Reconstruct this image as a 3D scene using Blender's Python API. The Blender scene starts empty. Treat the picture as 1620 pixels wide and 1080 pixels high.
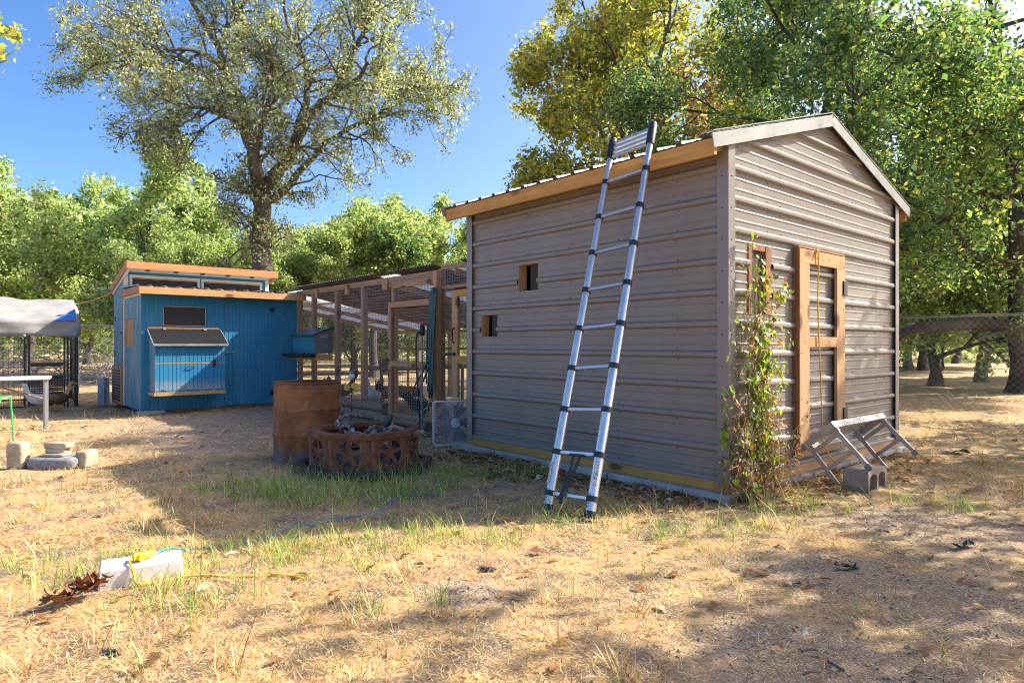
import bpy, bmesh, math, random
import numpy as np
from mathutils import Vector, Matrix, noise

# ------------------------------------------------------------------ scene, camera, sky, sun
sc = bpy.context.scene
col = sc.collection
FPX, CXP, HZP, CAMH = 1030.0, 810.0, 545.0, 1.2      # photo focal length / centre / horizon in photo pixels, eye height
cam_d = bpy.data.cameras.new('camera'); cam = bpy.data.objects.new('camera', cam_d); col.objects.link(cam)
cam.location = (0, 0, CAMH); cam.rotation_euler = (math.radians(90), 0, 0)
cam_d.sensor_fit = 'HORIZONTAL'; cam_d.sensor_width = 36.0
cam_d.lens = 36.0 * FPX / 1620.0
cam_d.shift_y = 5.0 / 1620.0
cam_d.clip_start = 0.05; cam_d.clip_end = 3000
sc.camera = cam

SUN_EL = math.radians(39.0)
SUN_H = Vector((0.949, 0.317)).normalized()
to_sun = Vector((SUN_H.x*math.cos(SUN_EL), SUN_H.y*math.cos(SUN_EL), math.sin(SUN_EL)))
world = bpy.data.worlds.new('World'); sc.world = world; world.use_nodes = True
wn = world.node_tree.nodes; wl = world.node_tree.links
bg = wn['Background']; sky = wn.new('ShaderNodeTexSky')
sky.sky_type = 'NISHITA'; sky.sun_disc = False
sky.sun_elevation = SUN_EL; sky.sun_rotation = math.atan2(SUN_H.x, SUN_H.y)
sky.air_density = 0.5; sky.dust_density = 2.6; sky.ozone_density = 1.0; sky.altitude = 200
hs = wn.new('ShaderNodeHueSaturation'); hs.inputs['Saturation'].default_value = 1.3
wl.new(sky.outputs['Color'], hs.inputs['Color']); wl.new(hs.outputs['Color'], bg.inputs['Color']); bg.inputs['Strength'].default_value = 0.135
sun_d = bpy.data.lights.new('sun', 'SUN'); sun = bpy.data.objects.new('sun', sun_d); col.objects.link(sun)
sun_d.energy = 3.6; sun_d.angle = math.radians(0.53); sun_d.color = (1.0, 0.94, 0.82)
sun.rotation_euler = to_sun.to_track_quat('Z', 'Y').to_euler(); sun.location = (20, 0, 25)
vs = sc.view_settings
vs.view_transform = 'Standard'; vs.look = 'None'; vs.gamma = 1.0; vs.exposure = 1.62; vs.use_curve_mapping = False
sc.render.engine = 'CYCLES'
sc.cycles.pixel_filter_type = 'BLACKMAN_HARRIS'; sc.cycles.filter_width = 1.05
sc.cycles.max_bounces = 8; sc.cycles.transparent_max_bounces = 8

# ------------------------------------------------------------------ frames and pixel helpers
TH = math.radians(40.9)
D2 = Vector((math.cos(TH), math.sin(TH), 0))      # yard x: along the shed's gable wall
D1 = Vector((-math.sin(TH), math.cos(TH), 0))     # yard y: along the shed's long wall
S0 = Vector((1.667, 5.05, 0))                     # the shed's near corner
def yw(x, y, z=0.0): return S0 + D2*x + D1*y + Vector((0, 0, z))
def wy(p):
    q = Vector((p[0], p[1], 0)) - S0
    return q.dot(D2), q.dot(D1)
def ray(px, py): return Vector(((px-CXP)/FPX, 1.0, -(py-HZP)/FPX))
def wp(px, py, Y): return Vector((0, 0, CAMH)) + ray(px, py)*Y
def gp(px, py, z=0.0):
    Y = (CAMH-z)*FPX/(py-HZP); return wp(px, py, Y)
CX, CY = wy((0, 0))
def on_x(px, py, x0):                              # pixel ray on the yard plane x = x0 -> (y, z)
    d = ray(px, py); k = (x0-CX)/d.dot(D2); return CY+k*d.dot(D1), CAMH+k*d.z
def on_y(px, py, y0):                              # pixel ray on the yard plane y = y0 -> (x, z)
    d = ray(px, py); k = (y0-CY)/d.dot(D1); return CX+k*d.dot(D2), CAMH+k*d.z

# ------------------------------------------------------------------ materials
def srgb(r, g, b): return tuple(((c/255+0.055)/1.055)**2.4 if c/255 > 0.04045 else c/255/12.92 for c in (r, g, b))
def new_mat(name):
    m = bpy.data.materials.new(name); m.use_nodes = True
    nt = m.node_tree; b = nt.nodes['Principled BSDF']; return m, nt, b
def N(nt, t, **kw):
    n = nt.nodes.new(t)
    for k, v in kw.items(): setattr(n, k, v)
    return n
def ramp(nt, fac, stops):
    r = N(nt, 'ShaderNodeValToRGB'); e = r.color_ramp.elements
    while len(e) < len(stops): e.new(0.5)
    for i, (p, c) in enumerate(stops):
        e[i].position = p; e[i].color = (c[0], c[1], c[2], 1)
    nt.links.new(fac, r.inputs['Fac']); return r.outputs['Color']
def coords(nt, kind='Object', scale=(1, 1, 1), rot=(0, 0, 0)):
    t = N(nt, 'ShaderNodeTexCoord'); mp = N(nt, 'ShaderNodeMapping')
    mp.inputs['Scale'].default_value = scale; mp.inputs['Rotation'].default_value = rot
    nt.links.new(t.outputs[kind], mp.inputs['Vector']); return mp.outputs['Vector']
def noise_n(nt, vec, scale, detail=4, rough=0.55, dist=0.0):
    n = N(nt, 'ShaderNodeTexNoise'); n.inputs['Scale'].default_value = scale
    n.inputs['Detail'].default_value = detail; n.inputs['Roughness'].default_value = rough; n.inputs['Distortion'].default_value = dist
    nt.links.new(vec, n.inputs['Vector']); return n.outputs['Fac']
def mixc(nt, fac, a, b, mode='MIX'):
    m = N(nt, 'ShaderNodeMix', data_type='RGBA', blend_type=mode)
    for i, v in ((0, fac), (6, a), (7, b)):
        if hasattr(v, 'is_linked') or hasattr(v, 'links'): nt.links.new(v, m.inputs[i])
        elif i == 0: m.inputs[0].default_value = v
        else: m.inputs[i].default_value = (v[0], v[1], v[2], 1)
    return m.outputs[2]
def bump(nt, b, h, strength=0.3, dist=0.01):
    n = N(nt, 'ShaderNodeBump'); n.inputs['Strength'].default_value = strength; n.inputs['Distance'].default_value = dist
    nt.links.new(h, n.inputs['Height']); nt.links.new(n.outputs['Normal'], b.inputs['Normal'])
def pm(name, stops, scale=6, rough=0.6, metal=0.0, bmp=0.15, stretch=(1, 1, 1), spec=0.5, detail=5, bdist=0.004, rvar=0.0, kind='Object'):
    """noise-varied paint / metal / stone"""
    m, nt, b = new_mat(name); v = coords(nt, kind, stretch)
    f = noise_n(nt, v, scale, detail, 0.6)
    if len(stops) == 1: stops = [(0.3, tuple(c*0.8 for c in stops[0][1])), (0.7, tuple(min(1, c*1.15) for c in stops[0][1]))]
    nt.links.new(ramp(nt, f, stops), b.inputs['Base Color'])
    b.inputs['Metallic'].default_value = metal; b.inputs['Roughness'].default_value = rough
    b.inputs['Specular IOR Level'].default_value = spec
    if rvar:
        mr = N(nt, 'ShaderNodeMapRange'); mr.inputs[1].default_value = 0.3; mr.inputs[2].default_value = 0.7
        mr.inputs[3].default_value = rough-rvar; mr.inputs[4].default_value = rough+rvar
        nt.links.new(f, mr.inputs[0]); nt.links.new(mr.outputs[0], b.inputs['Roughness'])
    if bmp:
        f2 = noise_n(nt, v, scale*5, 4, 0.6); bump(nt, b, f2, bmp, bdist)
    return m
def wood(name, dark, light, axis=1, grey=0.0, knots=True, scale=1.0):
    """lumber with grain running along local axis"""
    m, nt, b = new_mat(name)
    s = [14*scale]*3; s[axis] = 0.9*scale
    v = coords(nt, 'Object', tuple(s))
    f = noise_n(nt, v, 3.0, 6, 0.62, 0.6)
    s2 = [3.0]*3; s2[axis] = 1.2
    v2 = coords(nt, 'Object', tuple(s2)); f2 = noise_n(nt, v2, 1.1, 3)
    c = ramp(nt, f, [(0.3, dark), (0.52, tuple((a+d)/2 for a, d in zip(dark, light))), (0.72, light)])
    c = mixc(nt, f2, c, mixc(nt, 0.55, c, dark), 'MIX')
    if grey:
        gsc = coords(nt, 'Object', (2, 2, 2)); g = noise_n(nt, gsc, 2.0, 5, 0.65)
        gr = ramp(nt, g, [(0.4, (0, 0, 0)), (0.65, (grey, grey, grey))])
        c = mixc(nt, gr, c, (0.22, 0.19, 0.16))
    if knots:
        kv = N(nt, 'ShaderNodeTexVoronoi'); kv.inputs['Scale'].default_value = 1.0
        ks = [4.2]*3; ks[axis] = 2.1
        nt.links.new(coords(nt, 'Object', tuple(ks)), kv.inputs['Vector'])
        kr = ramp(nt, kv.outputs['Distance'], [(0.10, (1, 1, 1)), (0.22, (0, 0, 0))])
        c = mixc(nt, kr, c, (dark[0]*0.4, dark[1]*0.33, dark[2]*0.3))
    nt.links.new(c, b.inputs['Base Color']); b.inputs['Roughness'].default_value = 0.72
    bump(nt, b, f, 0.25, 0.003); return m
def attr_leaf(name, transl=0.4, rough=0.55, spec=0.3):
    m, nt, b = new_mat(name)
    a = N(nt, 'ShaderNodeAttribute', attribute_name='Col')
    nt.links.new(a.outputs['Color'], b.inputs['Base Color']); b.inputs['Roughness'].default_value = rough
    b.inputs['Specular IOR Level'].default_value = spec
    if transl:
        t = N(nt, 'ShaderNodeBsdfTranslucent'); mx = N(nt, 'ShaderNodeMixShader'); mx.inputs[0].default_value = transl
        br = mixc(nt, 1.0, a.outputs['Color'], (1.65, 1.75, 1.0), 'MULTIPLY')
        nt.links.new(br, t.inputs['Color'])
        nt.links.new(b.outputs[0], mx.inputs[1]); nt.links.new(t.outputs[0], mx.inputs[2])
        nt.links.new(mx.outputs[0], nt.nodes['Material Output'].inputs['Surface'])
    return m

M = {}
M['panel'] = pm('taupe_steel_panel', [(0.3, (0.226, 0.184, 0.147)), (0.7, (0.262, 0.215, 0.173))], 2.2, 0.40, 0.0, 0.03, spec=0.45, rvar=0.06)
M['trim'] = pm('charcoal_trim', [(0.3, (0.215, 0.182, 0.150)), (0.7, (0.26, 0.222, 0.185))], 3, 0.38, 0.0, 0.03, spec=0.6, rvar=0.06)
M['rooftrim'] = pm('galvalume_trim', [(0.3, (0.27, 0.262, 0.248)), (0.7, (0.35, 0.342, 0.326))], 5, 0.45, 0.2, 0.04, rvar=0.1)
M['roofmetal'] = pm('galvalume_roof', [(0.3, (0.38, 0.38, 0.38)), (0.7, (0.50, 0.50, 0.50))], 4, 0.40, 0.5, 0.04, rvar=0.1)
M['pine_y'] = wood('new_pine_y', (0.46, 0.20, 0.035), (0.74, 0.42, 0.11), 1)
M['pine_x'] = wood('new_pine_x', (0.45, 0.22, 0.075), (0.70, 0.43, 0.19), 0)
M['pine_z'] = wood('new_pine_z', (0.44, 0.23, 0.09), (0.68, 0.43, 0.22), 2)
M['red_x'] = wood('cedar_fascia_x', (0.40, 0.16, 0.045), (0.66, 0.34, 0.13), 0, knots=False)
M['red_y'] = wood('cedar_fascia_y', (0.36, 0.15, 0.05), (0.58, 0.30, 0.12), 1, knots=False)
M['old_x'] = wood('aged_pine_x', (0.33, 0.17, 0.07), (0.62, 0.37, 0.18), 0, 0.2)
M['old_y'] = wood('aged_pine_y', (0.33, 0.17, 0.07), (0.62, 0.37, 0.18), 1, 0.2)
M['old_z'] = wood('aged_pine_z', (0.33, 0.17, 0.07), (0.62, 0.37, 0.18), 2, 0.2)
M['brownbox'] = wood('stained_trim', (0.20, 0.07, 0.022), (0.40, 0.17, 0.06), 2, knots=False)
M['concrete'] = pm('concrete', [(0.25, (0.33, 0.29, 0.24)), (0.5, (0.45, 0.41, 0.35)), (0.75, (0.55, 0.51, 0.45))], 7, 0.9, 0, 0.5, bdist=0.006)
M['block_tan'] = pm('tan_concrete_block', [(0.3, (0.26, 0.20, 0.14)), (0.7, (0.38, 0.31, 0.23))], 14, 0.95, 0, 0.7, bdist=0.006)
M['pale_block'] = pm('pale_block', [(0.25, (0.48, 0.44, 0.38)), (0.55, (0.66, 0.62, 0.55)), (0.8, (0.72, 0.69, 0.62))], 9, 0.92, 0, 0.5, bdist=0.005)
M['black'] = pm('black_plastic', [(0.3, (0.012, 0.012, 0.013)), (0.7, (0.028, 0.028, 0.03))], 8, 0.5, 0, 0.05)
M['blackiron'] = pm('black_iron', [(0.3, (0.016, 0.016, 0.017)), (0.7, (0.04, 0.038, 0.036))], 12, 0.45, 0.3, 0.15)
M['darkscreen'] = pm('dark_screen', [(0.3, (0.03, 0.026, 0.023)), (0.7, (0.05, 0.045, 0.04))], 60, 0.7, 0, 0.2)
M['alu'] = pm('ladder_aluminium', [(0.3, (0.60, 0.585, 0.555)), (0.7, (0.74, 0.72, 0.68))], 5, 0.34, 0.85, 0.02, (6, 6, 1), rvar=0.07)
M['alu2'] = pm('mill_aluminium', [(0.3, (0.40, 0.385, 0.36)), (0.7, (0.52, 0.50, 0.47))], 9, 0.42, 0.6, 0.05, rvar=0.1)
M['wire'] = pm('galvanised_wire', [(0.3, (0.28, 0.28, 0.27)), (0.7, (0.42, 0.42, 0.41))], 20, 0.5, 0.4, 0)
M['rail'] = pm('galvanised_pipe', [(0.3, (0.26, 0.27, 0.28)), (0.7, (0.38, 0.39, 0.40))], 8, 0.42, 0.6, 0.03)
M['white'] = pm('white_paint', [(0.3, (0.66, 0.65, 0.62)), (0.7, (0.80, 0.79, 0.76))], 6, 0.55, 0, 0.05)
M['cream'] = pm('cream_trim', [(0.3, (0.55, 0.51, 0.44)), (0.7, (0.70, 0.66, 0.58))], 5, 0.6, 0, 0.08)
# ------------------------------------------------------------------ mesh helpers
def set_mesh(name, v, f):
    me = bpy.data.meshes.new(name); me.from_pydata(v, [], f); me.update(); return me
def link(name, me, mat=None, parent=None):
    o = bpy.data.objects.new(name, me); col.objects.link(o)
    if mat is not None: me.materials.append(M[mat] if isinstance(mat, str) else mat)
    if parent is not None: o.parent = parent
    return o
class MB:
    def __init__(s): s.v = []; s.f = []
    def add(s, v, f):
        n = len(s.v); s.v.extend(Vector(a) for a in v); s.f.extend(tuple(i+n for i in q) for q in f); return s
    def box(s, x0, x1, y0, y1, z0, z1):
        return s.add([(x0,y0,z0),(x1,y0,z0),(x1,y1,z0),(x0,y1,z0),(x0,y0,z1),(x1,y0,z1),(x1,y1,z1),(x0,y1,z1)],
                     [(0,3,2,1),(4,5,6,7),(0,1,5,4),(1,2,6,5),(2,3,7,6),(3,0,4,7)])
    def bar(s, p, q, w, h, up=(0, 0, 1)):
        p = Vector(p); q = Vector(q); d = (q-p).normalized(); up = Vector(up)
        sd = d.cross(up)
        if sd.length < 1e-4: sd = d.cross(Vector((1, 0, 0)))
        sd.normalize(); u = sd.cross(d).normalized()
        a = sd*(w/2); b = u*(h/2)
        return s.add([p-a-b, p+a-b, p+a+b, p-a+b, q-a-b, q+a-b, q+a+b, q-a+b],
                     [(0,1,2,3),(7,6,5,4),(0,4,5,1),(1,5,6,2),(2,6,7,3),(3,7,4,0)])
    def tube(s, pts, r, n=8, cap=True):
        pts = [Vector(p) for p in pts]; m = len(pts)
        if not hasattr(r, '__len__'): r = [r]*m
        t0 = (pts[1]-pts[0]).normalized()
        ref = Vector((0, 0, 1)) if abs(t0.z) < 0.9 else Vector((1, 0, 0))
        u = t0.cross(ref).normalized(); vs_ = []; fs = []
        for i, p in enumerate(pts):
            t = (pts[min(i+1, m-1)]-pts[max(i-1, 0)]).normalized()
            u = (u-t*u.dot(t))
            if u.length < 1e-6: u = t.orthogonal()
            u.normalize(); w = t.cross(u)
            for k in range(n):
                a = 2*math.pi*k/n; vs_.append(p+(u*math.cos(a)+w*math.sin(a))*r[i])
        for i in range(m-1):
            for k in range(n):
                k2 = (k+1) % n; fs.append((i*n+k, i*n+k2, (i+1)*n+k2, (i+1)*n+k))
        if cap:
            fs.append(tuple(range(n-1, -1, -1))); fs.append(tuple((m-1)*n+k for k in range(n)))
        return s.add(vs_, fs)
    def lathe(s, prof, n=32, c=(0, 0, 0), close=False):
        c = Vector(c); vs_ = []; fs = []; m = len(prof)
        for r, z in prof:
            for k in range(n):
                a = 2*math.pi*k/n; vs_.append(c+Vector((r*math.cos(a), r*math.sin(a), z)))
        for i in range(m-1):
            for k in range(n):
                k2 = (k+1) % n; fs.append((i*n+k, i*n+k2, (i+1)*n+k2, (i+1)*n+k))
        if close:
            fs.append(tuple(range(n-1, -1, -1))); fs.append(tuple((m-1)*n+k for k in range(n)))
        return s.add(vs_, fs)
    def loft(s, secs, n=12):
        """secs: (centre, side radius, up radius, tangent) -> one closed body"""
        vs_ = []; fs = []; m = len(secs)
        for c, rs, ru, t in secs:
            c = Vector(c); t = Vector(t).normalized(); sd = t.cross(Vector((0, 0, 1)))
            if sd.length < 1e-3: sd = Vector((0, -1, 0))
            sd.normalize(); u = sd.cross(t).normalized()
            for k in range(n):
                a = 2*math.pi*k/n; vs_.append(c+sd*(rs*math.cos(a))+u*(ru*math.sin(a)))
        for i in range(m-1):
            for k in range(n):
                k2 = (k+1) % n; fs.append((i*n+k, i*n+k2, (i+1)*n+k2, (i+1)*n+k))
        fs.append(tuple(range(n-1, -1, -1))); fs.append(tuple((m-1)*n+k for k in range(n)))
        return s.add(vs_, fs)
    def ell(s, c, rx, ry, rz, nu=10, nv=7):
        c = Vector(c); vs_ = [c+Vector((0, 0, -rz))]; fs = []
        for i in range(1, nv):
            a = -math.pi/2+math.pi*i/nv
            for k in range(nu):
                b = 2*math.pi*k/nu; vs_.append(c+Vector((rx*math.cos(a)*math.cos(b), ry*math.cos(a)*math.sin(b), rz*math.sin(a))))
        vs_.append(c+Vector((0, 0, rz))); L = len(vs_)-1
        for k in range(nu):
            fs.append((0, 1+(k+1) % nu, 1+k)); fs.append((L, L-nu+k, L-nu+(k+1) % nu))
        for i in range(nv-2):
            for k in range(nu):
                k2 = (k+1) % nu; fs.append((1+i*nu+k, 1+i*nu+k2, 1+(i+1)*nu+k2, 1+(i+1)*nu+k))
        return s.add(vs_, fs)
    def prism(s, poly, z0, z1, mp=lambda x, y, z: (x, y, z)):
        n = len(poly)
        v = [mp(x, y, z0) for x, y in poly]+[mp(x, y, z1) for x, y in poly]
        f = [tuple(range(n-1, -1, -1)), tuple(range(n, 2*n))]+[(i, (i+1) % n, n+(i+1) % n, n+i) for i in range(n)]
        return s.add(v, f)
    def build(s, name, mat, parent=None, smooth=0, bevel=0.0, jitter=0.0):
        me = set_mesh(name, s.v, s.f)
        if smooth:
            me.polygons.foreach_set('use_smooth', [True]*len(me.polygons))
            if smooth < 180: me.set_sharp_from_angle(angle=math.radians(smooth))
        o = link(name, me, mat, parent)
        if bevel:
            b = o.modifiers.new('bevel', 'BEVEL'); b.width = bevel; b.segments = 1; b.limit_method = 'ANGLE'; b.angle_limit = math.radians(50)
        return o
def tag(o, label=None, cat=None, group=None, kind=None):
    for k, v in (('label', label), ('category', cat), ('group', group), ('kind', kind)):
        if v: o[k] = v
    return o
def thing(name, label, cat, loc=(0, 0, 0), rz=0.0, group=None):
    o = bpy.data.objects.new(name, None); col.objects.link(o)
    o.location = loc; o.rotation_euler = (0, 0, rz); o.empty_display_size = 0.2
    return tag(o, label, cat, group)
def ything(name, label, cat, x, y, z=0.0, group=None): return thing(name, label, cat, yw(x, y, z), TH, group)
def interp(prof, t):
    for (a, oa), (b, ob) in zip(prof, prof[1:]):
        if a <= t <= b: return oa+(ob-oa)*(t-a)/max(b-a, 1e-9)
    return prof[-1][1] if t > prof[-1][0] else prof[0][1]
def cut(prof, lo, hi):
    return [(lo, interp(prof, lo))]+[p for p in prof if lo+1e-6 < p[0] < hi-1e-6]+[(hi, interp(prof, hi))]
def sheet(up, vp, mp, holes=(), clip=None):
    """up / vp: lists of (coordinate, offset); mp(u, v, o) -> point; holes (u0,u1,v0,v1) left open"""
    def with_breaks(prof, vals):
        lo, hi = prof[0][0], prof[-1][0]; p = list(prof)
        for t in vals:
            if lo < t < hi and all(abs(t-a) > 1e-5 for a, _ in p): p.append((t, interp(prof, t)))
        return sorted(p)
    up = with_breaks(up, [h[i] for h in holes for i in (0, 1)]); vp = with_breaks(vp, [h[i] for h in holes for i in (2, 3)])
    nu = len(up); mb = MB()
    v = [mp(a, b, oa+ob) for b, ob in vp for a, oa in up]; f = []
    for j in range(len(vp)-1):
        for i in range(nu-1):
            uc = (up[i][0]+up[i+1][0])/2; vc = (vp[j][0]+vp[j+1][0])/2
            if any(h[0] < uc < h[1] and h[2] < vc < h[3] for h in holes): continue
            f.append((j*nu+i, j*nu+i+1, (j+1)*nu+i+1, (j+1)*nu+i))
    mb.add(v, f); return mb
def fast_mesh(name, co, nper, cols=None, tri=False):
    """co: (n*nper, 3) array of polygon corners, nper corners a polygon"""
    me = bpy.data.meshes.new(name); n = len(co)
    me.vertices.add(n); me.vertices.foreach_set('co', np.ascontiguousarray(co, dtype=np.float32).ravel())
    me.loops.add(n); me.loops.foreach_set('vertex_index', np.arange(n, dtype=np.int32))
    me.polygons.add(n//nper); me.polygons.foreach_set('loop_start', np.arange(0, n, nper, dtype=np.int32))
    me.update(calc_edges=True)
    if cols is not None:
        a = me.color_attributes.new('Col', 'FLOAT_COLOR', 'POINT')
        c = np.ones((n, 4), np.float32); c[:, :3] = cols; a.data.foreach_set('color', c.ravel())
    return me
def indexed_mesh(name, co, quads, cols=None):
    me = bpy.data.meshes.new(name); n = len(co); m = len(quads)
    me.vertices.add(n); me.vertices.foreach_set('co', np.ascontiguousarray(co, dtype=np.float32).ravel())
    me.loops.add(m*4); me.loops.foreach_set('vertex_index', np.ascontiguousarray(quads, dtype=np.int32).ravel())
    me.polygons.add(m); me.polygons.foreach_set('loop_start', np.arange(0, m*4, 4, dtype=np.int32))
    me.update(calc_edges=True)
    if cols is not None:
        a = me.color_attributes.new('Col', 'FLOAT_COLOR', 'POINT')
        c = np.ones((n, 4), np.float32); c[:, :3] = cols; a.data.foreach_set('color', c.ravel())
    return me
def palette(rng, n, pal, jit=0.18):
    cols = np.array([p[0] for p in pal], np.float32); w = np.array([p[1] for p in pal], float); w /= w.sum()
    c = cols[rng.choice(len(pal), n, p=w)]
    return np.clip(c*(1+rng.normal(0, jit, (n, 1)))*(1+rng.normal(0, 0.06, (n, 3))), 0.004, 1.0)
# ------------------------------------------------------------------ ground
def gh(x, y):
    """gentle unevenness of the yard, numpy-friendly"""
    h = 0.010*np.sin(1.3*x+0.7*y+0.4)+0.008*np.sin(2.9*y-1.7*x+1.0)+0.006*np.sin(5.3*x+3.1*y)+0.005*np.sin(7.7*y-4.1*x+2.2)
    h = h+0.004*np.sin(13.1*x+9.3*y)+0.0035*np.sin(17.0*y-11.0*x+0.5)
    return h-0.006
BARE = [(gp(400, 668), 2.0), (gp(1330, 1050), 0.55), (gp(1500, 840), 0.7), (gp(1300, 900), 0.45), (gp(740, 945), 0.28), (yw(2.2, 6.3), 2.6), (gp(1560, 960), 0.5), (gp(330, 700), 0.9)]
GREENS = [(gp(620, 862), 0.35), (gp(380, 880), 0.35), (gp(500, 900), 0.28), (gp(120, 905), 0.4), (gp(780, 850), 0.28), (gp(880, 832), 0.22), (gp(1150, 835), 0.3), (gp(600, 960), 0.22), (gp(330, 960), 0.25), (gp(560, 778), 0.62), (gp(640, 772), 0.42), (gp(500, 790), 0.45), (gp(430, 775), 0.5), (gp(690, 752), 0.4), (gp(825, 748), 0.3), (gp(440, 862), 0.30), (gp(905, 812), 0.30),
          (gp(1080, 840), 0.28), (gp(1250, 800), 0.36), (gp(540, 852), 0.25), (gp(700, 838), 0.3), (gp(1480, 800), 0.3), (gp(240, 905), 0.4)]
def blob(x, y, lst, soft=0.35):
    m = np.zeros_like(x)
    wob = 0.22*np.sin(3.1*x+1.2*y)+0.2*np.sin(4.3*y-2.2*x+1.3)+0.12*np.sin(9*x-7*y)
    for c, r in lst:
        d = np.sqrt((x-c[0])**2+(y-c[1])**2)/r+wob*0.6
        m = np.maximum(m, np.clip((1.0+soft-d)/(2*soft), 0, 1))
    return m
def N_bw(nt, c):
    n = N(nt, 'ShaderNodeRGBToBW'); nt.links.new(c, n.inputs[0]); return n.outputs[0]
def ground():
    fx = np.arange(-15, 15.01, 0.13); fy = np.arange(0.0, 24.01, 0.13)
    far = np.array([1, 3, 6, 12, 25, 60, 150, 400, 1200.0])
    xs = np.concatenate([-15-far[::-1], fx, 15+far]); ys = np.concatenate([-far[::-1], fy, 24+far])
    X, Y = np.meshgrid(xs, ys); Z = gh(X, Y)
    fade = np.clip(1-(np.maximum(np.abs(X)-15, 0)+np.maximum(Y-24, 0)+np.maximum(-Y, 0))/3, 0, 1); Z = Z*fade
    co = np.stack([X, Y, Z], -1).reshape(-1, 3); nx, ny = len(xs), len(ys)
    i = np.arange(nx-1); j = np.arange(ny-1); I, J = np.meshgrid(i, j); a = (J*nx+I).ravel()
    me = indexed_mesh('ground', co, np.stack([a, a+1, a+1+nx, a+nx], -1))
    me.polygons.foreach_set('use_smooth', [True]*len(me.polygons))
    m, nt, b = new_mat('dry_yard')
    v = coords(nt, 'Object')
    big = noise_n(nt, v, 0.55, 4, 0.6, 0.4); mid = noise_n(nt, v, 3.2, 5, 0.65, 0.3); fine = noise_n(nt, v, 46, 4, 0.7)
    stretch = noise_n(nt, coords(nt, 'Object', (1, 1, 1), (0, 0, 0.5)), 120, 3, 0.7, 1.5)
    straw = ramp(nt, stretch, [(0.30, (0.32, 0.195, 0.085)), (0.5, (0.56, 0.375, 0.175)), (0.72, (0.70, 0.52, 0.28))])
    dirt = ramp(nt, fine, [(0.30, (0.16, 0.115, 0.08)), (0.55, (0.31, 0.235, 0.17)), (0.75, (0.46, 0.37, 0.285))])
    f = ramp(nt, mid, [(0.39, (0, 0, 0)), (0.59, (1, 1, 1))])
    c = mixc(nt, f, dirt, straw)
    # bare gravelly patches
    vor = N(nt, 'ShaderNodeTexVoronoi'); vor.inputs['Scale'].default_value = 105; nt.links.new(v, vor.inputs['Vector'])
    grav = ramp(nt, N_bw(nt, vor.outputs['Color']), [(0.2, (0.22, 0.16, 0.11)), (0.5, (0.44, 0.335, 0.24)), (0.8, (0.62, 0.52, 0.41))]); grav = mixc(nt, ramp(nt, vor.outputs['Distance'], [(0.25, (0, 0, 0)), (0.62, (0.75, 0.75, 0.75))]), grav, (0.15, 0.11, 0.08))
    wob = N(nt, 'ShaderNodeTexNoise'); wob.inputs['Scale'].default_value = 1.6; wob.inputs['Detail'].default_value = 5; nt.links.new(v, wob.inputs['Vector'])
    vm = N(nt, 'ShaderNodeVectorMath', operation='MULTIPLY_ADD'); vm.inputs[1].default_value = (1.3, 1.3, 0); vm.inputs[2].default_value = (-0.65, -0.65, 0)
    nt.links.new(wob.outputs['Color'], vm.inputs[0])
    va = N(nt, 'ShaderNodeVectorMath', operation='ADD'); nt.links.new(v, va.inputs[0]); nt.links.new(vm.outputs[0], va.inputs[1])
    mask = None
    for cc, r in BARE:
        d = N(nt, 'ShaderNodeVectorMath', operation='DISTANCE'); d.inputs[1].default_value = (cc[0], cc[1], 0); nt.links.new(va.outputs[0], d.inputs[0])
        mr = N(nt, 'ShaderNodeMapRange'); mr.inputs[1].default_value = r*0.65; mr.inputs[2].default_value = r*1.2; mr.inputs[3].default_value = 0.72; mr.inputs[4].default_value = 0
        nt.links.new(d.outputs['Value'], mr.inputs[0])
        if mask is None: mask = mr.outputs[0]
        else:
            mx = N(nt, 'ShaderNodeMath', operation='MAXIMUM'); nt.links.new(mask, mx.inputs[0]); nt.links.new(mr.outputs[0], mx.inputs[1]); mask = mx.outputs[0]
    c = mixc(nt, mask, c, grav)
    c = mixc(nt, ramp(nt, big, [(0.35, (0.45, 0.45, 0.45)), (0.6, (0, 0, 0))]), c, mixc(nt, 1.0, c, (0.72, 0.66, 0.58), 'MULTIPLY'))
    nt.links.new(c, b.inputs['Base Color']); b.inputs['Roughness'].default_value = 0.95; b.inputs['Specular IOR Level'].default_value = 0.15
    hm = mixc(nt, mask, stretch, vor.outputs['Distance'])
    bump(nt, b, hm, 0.55, 0.008)
    o = link('ground', me, m); tag(o, kind='structure')
ground()

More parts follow.
